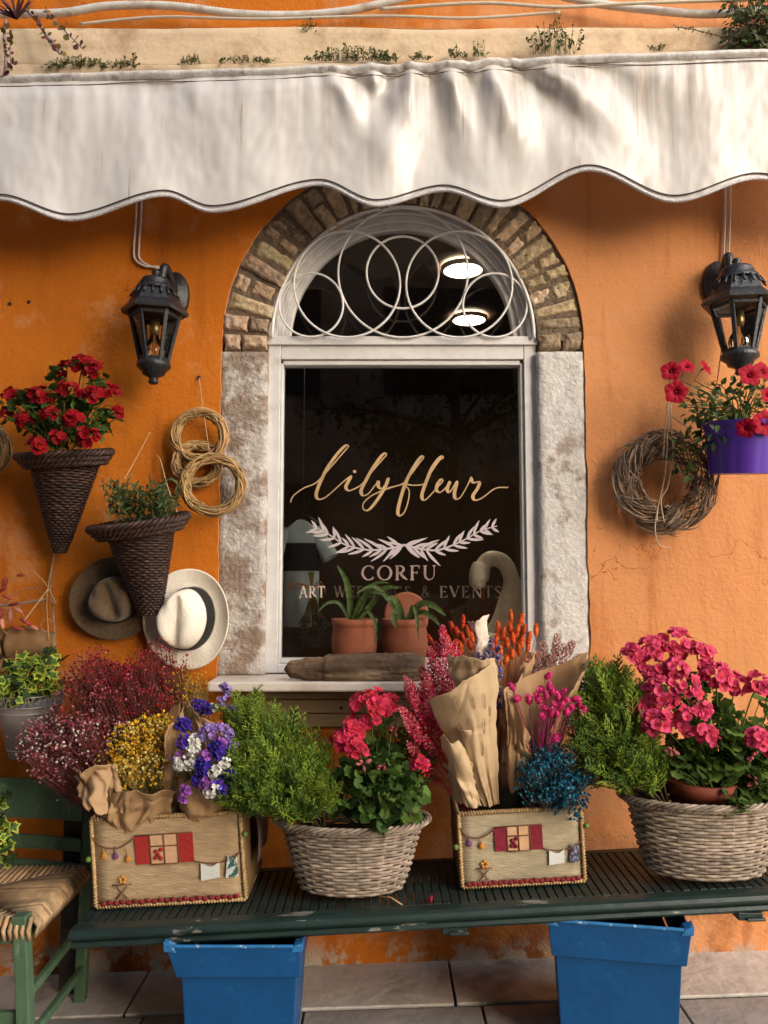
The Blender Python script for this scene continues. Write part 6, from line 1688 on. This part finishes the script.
def sill_pot(px, lab, plab, seed, leaves):
    k = 1 / S(.03); c = W(px, 655, .025); c.z = zsl + .001; H = W(px, 619, .025).z - zsl
    t = thing('terracotta_pot', lab, 'flower pot', c); mb = MB(); R = .078
    mb.lathe([(.0005, 0), (R * .66, 0), (R * .86, H * .25), (R * .98, H * .5), (R * .99, H * .68), (R * .92, H * .84), (R * .96, H * .88), (R * 1.0, H * .9), (R * 1.0, H), (R * .9, H), (R * .86, H * .8), (.0005, H * .78)], 36, c, sq=.8); mb.build('pot', m_terra, t)
    p = thing('potted_plant', plab, 'plant', c + V((0, 0, H * .8))); rg = random.Random(seed); mb = MB()
    for (pts, wd) in leaves:
        P = catmull([W(q[0], q[1], q[2] + .035) for q in pts], 7); n = len(P)
        for i in range(n - 1):
            w0 = wd * math.sin(PI * min(1, .15 + .85 * i / (n - 1))) ** .7; w1 = wd * math.sin(PI * min(1, .15 + .85 * (i + 1) / (n - 1))) ** .7
            d = (P[i + 1] - P[i]).normalized(); s_ = d.cross(V((0, -1, .3))).normalized()
            b = V((0, .006, .0))
            mb.add([P[i] - s_ * w0, P[i] + b * (w0 / .012), P[i] + s_ * w0, P[i + 1] - s_ * w1, P[i + 1] + b * (w1 / .012), P[i + 1] + s_ * w1], [(0, 1, 4, 3), (1, 2, 5, 4)])
    mb.build('leaves', m_strap, p)
sill_pot(354.5, 'round terracotta pot on the sill with an upright pointed leaf', 'pointed strap leaves rising from the terracotta pot under the trade lettering', 81,
         [([(350, 622, 0), (350, 600, .01), (346, 580, .02), (337, 565, .02)], .011), ([(352, 622, .01), (362, 600, .03), (372, 592, .05), (386, 594, .06)], .009), ([(356, 622, .0), (372, 604, .0), (385, 588, .01), (400, 588, .02)], .010), ([(350, 622, .01), (340, 604, .03), (328, 603, .04), (318, 612, .05)], .006), ([(353, 622, .02), (366, 610, .06), (376, 626, .09), (374, 645, .095)], .006), ([(357, 622, 0), (366, 596, 0), (376, 583, .0), (390, 583, .01)], .007)])
sill_pot(405, 'wide terracotta pot on the sill beside the driftwood end', 'broad leaves hanging from the terracotta pot nearest the crimson spikes', 82,
         [([(404, 622, .02), (398, 604, .05), (393, 598, .06), (385, 600, .07)], .012), ([(404, 622, .03), (396, 612, .07), (394, 618, .085), (396, 628, .09)], .013), ([(408, 622, .04), (413, 606, .08), (417, 618, .095), (418, 640, .1)], .007), ([(406, 622, .02), (420, 604, .05), (434, 606, .07), (446, 616, .08)], .012), ([(407, 622, .0), (420, 612, .04), (434, 618, .06), (440, 626, .07)], .010), ([(402, 622, .0), (386, 596, .02), (372, 586, .03), (356, 594, .04)], .008)])
c = W(406, 612, -.07); mb = MB(); R = 22 / S(-.05)
mb.grid(30, 3, lambda u, v: (c.x + R * (1, 1, .9, .001)[int(round(v * 3))] * math.cos(2 * PI * u), .026 + (.008, -.002, -.002, .004)[int(round(v * 3))], c.z + R * (1, 1, .9, .001)[int(round(v * 3))] * math.sin(2 * PI * u) - .006), wrap=True)
tag(mb.build('terracotta_saucer', m_terra, None, loc=c), 'round terracotta saucer standing upright behind the wide pot', 'saucer')
# inside the pane: swan and a hanging dried bunch
m_swan = M('pale_swan_paint', (.80, .70, .60), rough=.5, var=.2, scale=20)
k = 1 / S(-.28); c = W(497, 640, -.28); t = thing('swan_figure', 'pale carved swan with a curved neck behind the pane', 'figurine', c); mb = MB()
P = catmull([W(493, 650, -.28), W(505, 628, -.28), W(510, 604, -.28), W(512, 582, -.28), W(504, 563, -.28), W(490, 559, -.28), W(481, 569, -.27), W(479, 580, -.26), (W(482, 588, -.25))], 8); n = len(P)
mb.tube(P, [(.075 - .045 * min(1, i / (n * .4))) if i < n * .4 else .030 + .004 * math.sin(i) * 0 + (.008 if .72 < i / n < .9 else 0) - (.02 * max(0, i / n - .9) / .1) for i in range(n)], 16)
mb.ball(W(492, 655, -.30), (.12, .16, .10), 0, 10, 16); mb.build('body', m_swan, t)
mb = MB(); mb.ball(W(483, 594, -.245), (.010, .008, .026), 0, 6, 8); mb.build('beak', m_terraw, t)
mb = MB(); mb.ball(W(481, 573, -.235), .006, 0, 6, 8); mb.build('eye', m_black, t)
rg = random.Random(83); c = W(312, 590, -.2); t = thing('hanging_dried_bunch', 'dried flower bunch tied with raffia hanging behind the pane', 'dried flowers', c); mb = MB(); ms = MB()
for i in range(40):
    e = W(315 + rg.uniform(-14, 12), rg.uniform(618, 645), -.2 + rg.uniform(-.03, .03)); ms.tube([W(311 + rg.uniform(-3, 3), 572, -.2), c, e], .0014, 4); puff(mb, e, .012, 8, 0, rg, .007)
mb.build('flower_heads', GM('dried_bunch_heads', (.16, .12, .09)), t); ms.build('stems', m_yst, t)
mb = MB()
for i in range(9): mb.tube(catmull([W(311, 588 + rg.uniform(-2, 2), -.17), W(300 - i, 584 + rg.uniform(-6, 4), -.16), W(288 - i * .3, 590 + rg.uniform(-8, 8), -.15)] if i % 2 else [W(311, 588, -.17), W(320, 584 + rg.uniform(-4, 4), -.16), W(326, 592 + rg.uniform(-8, 8), -.15)], 5), .0014, 4)
mb.build('raffia_bow', M('orange_raffia', (.45, .20, .08), rough=.7), t)

m_shirt_stand_in = M('stand_in_pale_blue', (.42, .52, .62), rough=.85, var=.08, scale=12, bump=.2)
c = W(303, 560, -.34); kk = 1 / S(-.34); t = thing('shirt_stand_in', 'pale blue T-shirt standing in for a passer-by reflected in the pane', 'T-shirt', c); mb = MB()  # shirt added in place of a passer-by mirrored in the glass
def shirt(u, v, x0=-19, x1=16, z0=-66, z1=40, g_=0):
    a = 2 * PI * u; w_ = (x1 - x0) / 2 * (1 + .10 * v * v) * (.55 if v > .97 else 1); zz = z0 + (z1 - z0) * v - (6 * abs(math.cos(a)) ** 2 if v > .9 else 0)
    return c + V((((x0 + x1) / 2 + (w_ + g_) * math.cos(a) + 1.5 * nz((v * 5, u * 6, 1))) * kk, (9 + g_) * kk * math.sin(a) * (1 + .2 * nz((u * 9, v * 3, 2))), zz * kk))
mb.grid(40, 24, shirt, wrap=True); mb.build('stand_in_body', m_shirt_stand_in, t)
for sg, x0, x1 in ((1, 10, 28), (-1, -14, -30)):
    mb = MB(); mb.tube([c + V((x0 * kk, 0, 30 * kk)), c + V(((x0 * .6 + x1 * .4) * kk, 0, 20 * kk)), c + V((x1 * kk, -.01, 2 * kk))], [.028, .032, .034], 12, cap=False); mb.build('stand_in_sleeve', m_shirt_stand_in, t)
mb = MB(); mb.grid(40, 3, lambda u, v: shirt(u, .52 + .26 * v, g_=.8), wrap=True); mb.build('stand_in_chest_band', M('stand_in_dark_band', (.02, .02, .025), rough=.8), t)
mb = MB(); mb.tube(catmull([c + V((-20 * kk, 0, 36 * kk)), c + V((0, 0, 44 * kk)), c + V((16 * kk, 0, 36 * kk))], 6), .005, 6); mb.tube(catmull([c + V((0, 0, 44 * kk)), c + V((0, 0, 52 * kk)), c + V((6 * kk, 0, 58 * kk)), c + V((0, 0, 62 * kk)), c + V((0, .0, .9))], 6), .0022, 5); mb.build('stand_in_hanger', m_black, t)

# ------------------------------------------------------------------ weeds and plants of the cornice
def WC(px, py, Y): return W(px, py, Y - .10)
m_weed = GM('weed_leaf', (.085, .115, .028), island=.45, hue=.02); m_weedd = GM('dry_weed_leaf', (.15, .11, .045), island=.4)
def weed(lab, px0, px1, py, h, n, seed, Y=.262, grp=None, R=.010, mats=None, tall=0):
    rg = random.Random(seed); r0 = WC((px0 + px1) / 2, py, Y - .03); t = thing('weed', lab, 'weed', r0, grp); mb = MB(); ms = MB()
    for i in range(n):
        x = rg.uniform(px0, px1); f = 1 - abs((x - (px0 + px1) / 2) / max(1, (px1 - px0) / 2)) ** 2
        b = WC(x, py + 1, Y - .035); e = WC(x + rg.uniform(-5, 5) * (1 + tall), py - h * rg.uniform(.1, 1) * (.35 + .65 * f), Y + rg.uniform(-.035, .02))
        ms.tube([b, (b + e) / 2 + V((rg.uniform(-.01, .01), -.006, 0)), e], .0008, 3, cap=False)
        for j in range(4 if not tall else 9):
            p = b + (e - b) * rg.uniform(.35, 1.0); d = (rdir(rg) + V((0, -.5, .2))).normalized()
            mb.leaf(p, d, rdir(rg) * .7 + V((0, -.7, .7)), R * rg.uniform(.6, 1.3), R * rg.uniform(.4, .75), rg.uniform(0, .4), 0 if rg.random() < .75 else 1)
    mb.build('leaves', mats or [m_weed, m_weedd], t); ms.build('stems', m_stem, t)
GW = 'weeds sprouting in the cornice joint'
weed('thick low weeds in the cornice joint beside the trailing succulent', 46, 108, 68, 15, 120, 91, grp=GW)
weed('thin straggling weed ending the thick low clump on the cornice', 106, 140, 67, 9, 34, 92, grp=GW)
weed('tall single dry weed stalk rising up the cornice face', 129, 137, 66, 40, 5, 93, grp=GW, mats=[m_weedd, m_weedd], tall=1)
weed('tiny weed in the cornice joint above the first awning dip', 176, 202, 64, 11, 24, 94, grp=GW, mats=[m_weed, m_weedd])
weed('sparse weed strip on the cornice above the gathered awning hem', 218, 272, 62, 8, 46, 95, grp=GW)
weed('long green weed mat on the cornice over the brick arch', 308, 398, 60, 16, 150, 96, grp=GW)
weed('small green sprout cluster on the cornice face near the conduit sag', 298, 318, 34, 18, 24, 97, Y=.22, grp=GW)
weed('small tuft in the cornice joint over the crown of the arch', 410, 428, 59, 10, 22, 98, grp=GW); weed('yellowish little tuft beside the tall feathery weed', 450, 464, 57, 16, 24, 99, grp=GW); weed('pale sprout standing alone in the cornice joint', 472, 486, 56, 17, 16, 100, grp=GW)
weed('tall feathery weed climbing the cornice face', 532, 580, 53, 46, 34, 101, Y=.262, grp=GW, R=.012, tall=1)
weed('dot of weed in the cornice joint before the leafy bush', 652, 662, 50, 6, 10, 102, grp=GW)
m_bush = GM('bush_leaf', (.075, .115, .040), island=.4, hue=.015); rg = random.Random(103); r0 = WC(752, 48, .22); t = thing('leafy_bush', 'leafy green bush growing on the cornice beside the ribbed conduit', 'bush', r0); mb = MB(); ms = MB()
for (px, py, Y, rx, ry, rz, n) in [(752, 26, .25, 30, 30, 24, 330), (790, 20, .24, 34, 30, 30, 160), (738, 40, .27, 14, 12, 10, 60), (745, 5, .2, 24, 20, 14, 90)]:
    c = WC(px, py, Y); k = 1 / S(Y)
    for i in range(n):
        p, v = inside(c, (rx * k, ry * k, rz * k), rg); mb.leaf(p, v + rdir(rg) * .8, rdir(rg) * .6 + V((0, -.6, .7)), rg.uniform(.016, .030), rg.uniform(.011, .018), rg.uniform(0, .3), 0 if rg.random() < .7 else 1)
        if i % 3 == 0: ms.tube([r0, (r0 + p) / 2 + rdir(rg) * .02, p], .0013, 3, cap=False)
for pts in ([(735, 42, .27), (712, 34, .28), (690, 29, .28), (675, 27, .28)],):
    P = catmull([WC(*p) for p in pts], 6); ms.tube(P, .0014, 4)
    for p in P[2:]:
        for q in range(2): mb.leaf(p, rdir(rg), rdir(rg) + V((0, -.5, .5)), .011, .006, .2, 1)
mb.build('leaves', [m_bush, GM('bush_leaf_grey', (.13, .15, .09), island=.3)], t); ms.build('stems', m_bark, t)
m_suc = GM('purple_succulent', (.14, .055, .065), island=.3); m_sucg = GM('olive_succulent', (.17, .15, .03), island=.3); m_sucr = GM('russet_leaf', (.30, .12, .03), island=.3); m_lav = GM('lavender_stem', (.26, .19, .22), island=.2, trans=0)
rg = random.Random(104); r0 = WC(17, 20, .2); t = thing('rosette_succulent', 'dark red spiky rosette on the cornice above the trailing succulent', 'plant', r0); mb = MB()
for i in range(26):
    a = rg.uniform(0, 2 * PI); d = V((math.cos(a) * .8, -abs(math.sin(a)) * .5 - .1, rg.uniform(.3, 1.1))); mb.leaf(r0, d, V((0, -.6, .6)) + rdir(rg) * .3, rg.uniform(.06, .11), .012, .15)
mb.build('leaves', m_suc, t)
t = thing('trailing_succulent', 'trailing purple and olive leaved succulent hanging down the cornice', 'plant', WC(38, 20, .22)); mb = MB(); ms = MB()
for pts, w_ in (([(26, 10, .24), (36, 20, .28), (44, 32, .30), (50, 40, .31), (60, 54, .31)], 1), ([(44, 10, .24), (52, 18, .29), (68, 34, .31), (82, 48, .31)], 0), ([(6, 20, .27), (4, 38, .30), (6, 58, .31), (4, 76, .31)], 1), ([(12, 30, .27), (10, 50, .3), (12, 70, .31)], 0)):
    P = catmull([WC(*p) for p in pts], 5); ms.tube(P, .0045 if w_ else .002, 6)
    for i, p in enumerate(P[1:]):
        for q in range(2 if i % 2 else 1):
            d = (rdir(rg) + V((.3, -.6, -.2))).normalized(); mb.fan(p, d, (V((0, -.9, .3)) + rdir(rg) * .4), rg.uniform(.012, .024), [(-.7, .5), (-.6, .85), (-.25, 1.05), (0, 1.1), (.25, 1.05), (.6, .85), (.7, .5)], .1, rg.choice((0, 1, 1, 2, 0)), .04, rg)
mb.build('leaves', [m_suc, m_sucg, m_sucr], t); ms.build('stems', m_lav, t)

# ------------------------------------------------------------------ small things
rg = random.Random(110); p = W(430, 905, .50); p.z = bz(p.x) + .003; mb = MB()
for q in range(3): mb.fan(p + V((.004 * q - .006, .004 * q, .001)), V((rg.uniform(-.6, 1), -.3, .5)), V((0, -.5, .8)), .017, GER, .35, 0, .05, rg)
tag(mb.build('fallen_petal', m_corp, None, loc=p, solid=.0006), 'coral pink petal fallen on the bench before the grey basket', 'petal')
mb = MB(); a = W(380, 893, .47); a.z = bz(a.x) + .012; b = W(402, 903, .51); b.z = bz(b.x) + .004; c_ = W(391, 893, .48); c_.z = bz(c_.x) + .012; mb.tube([a, c_, b], .0022, 5); tag(mb.build('fallen_twig', m_pale_st, None, loc=a), 'bent pale twig lying on the bench against the grey basket foot', 'twig')
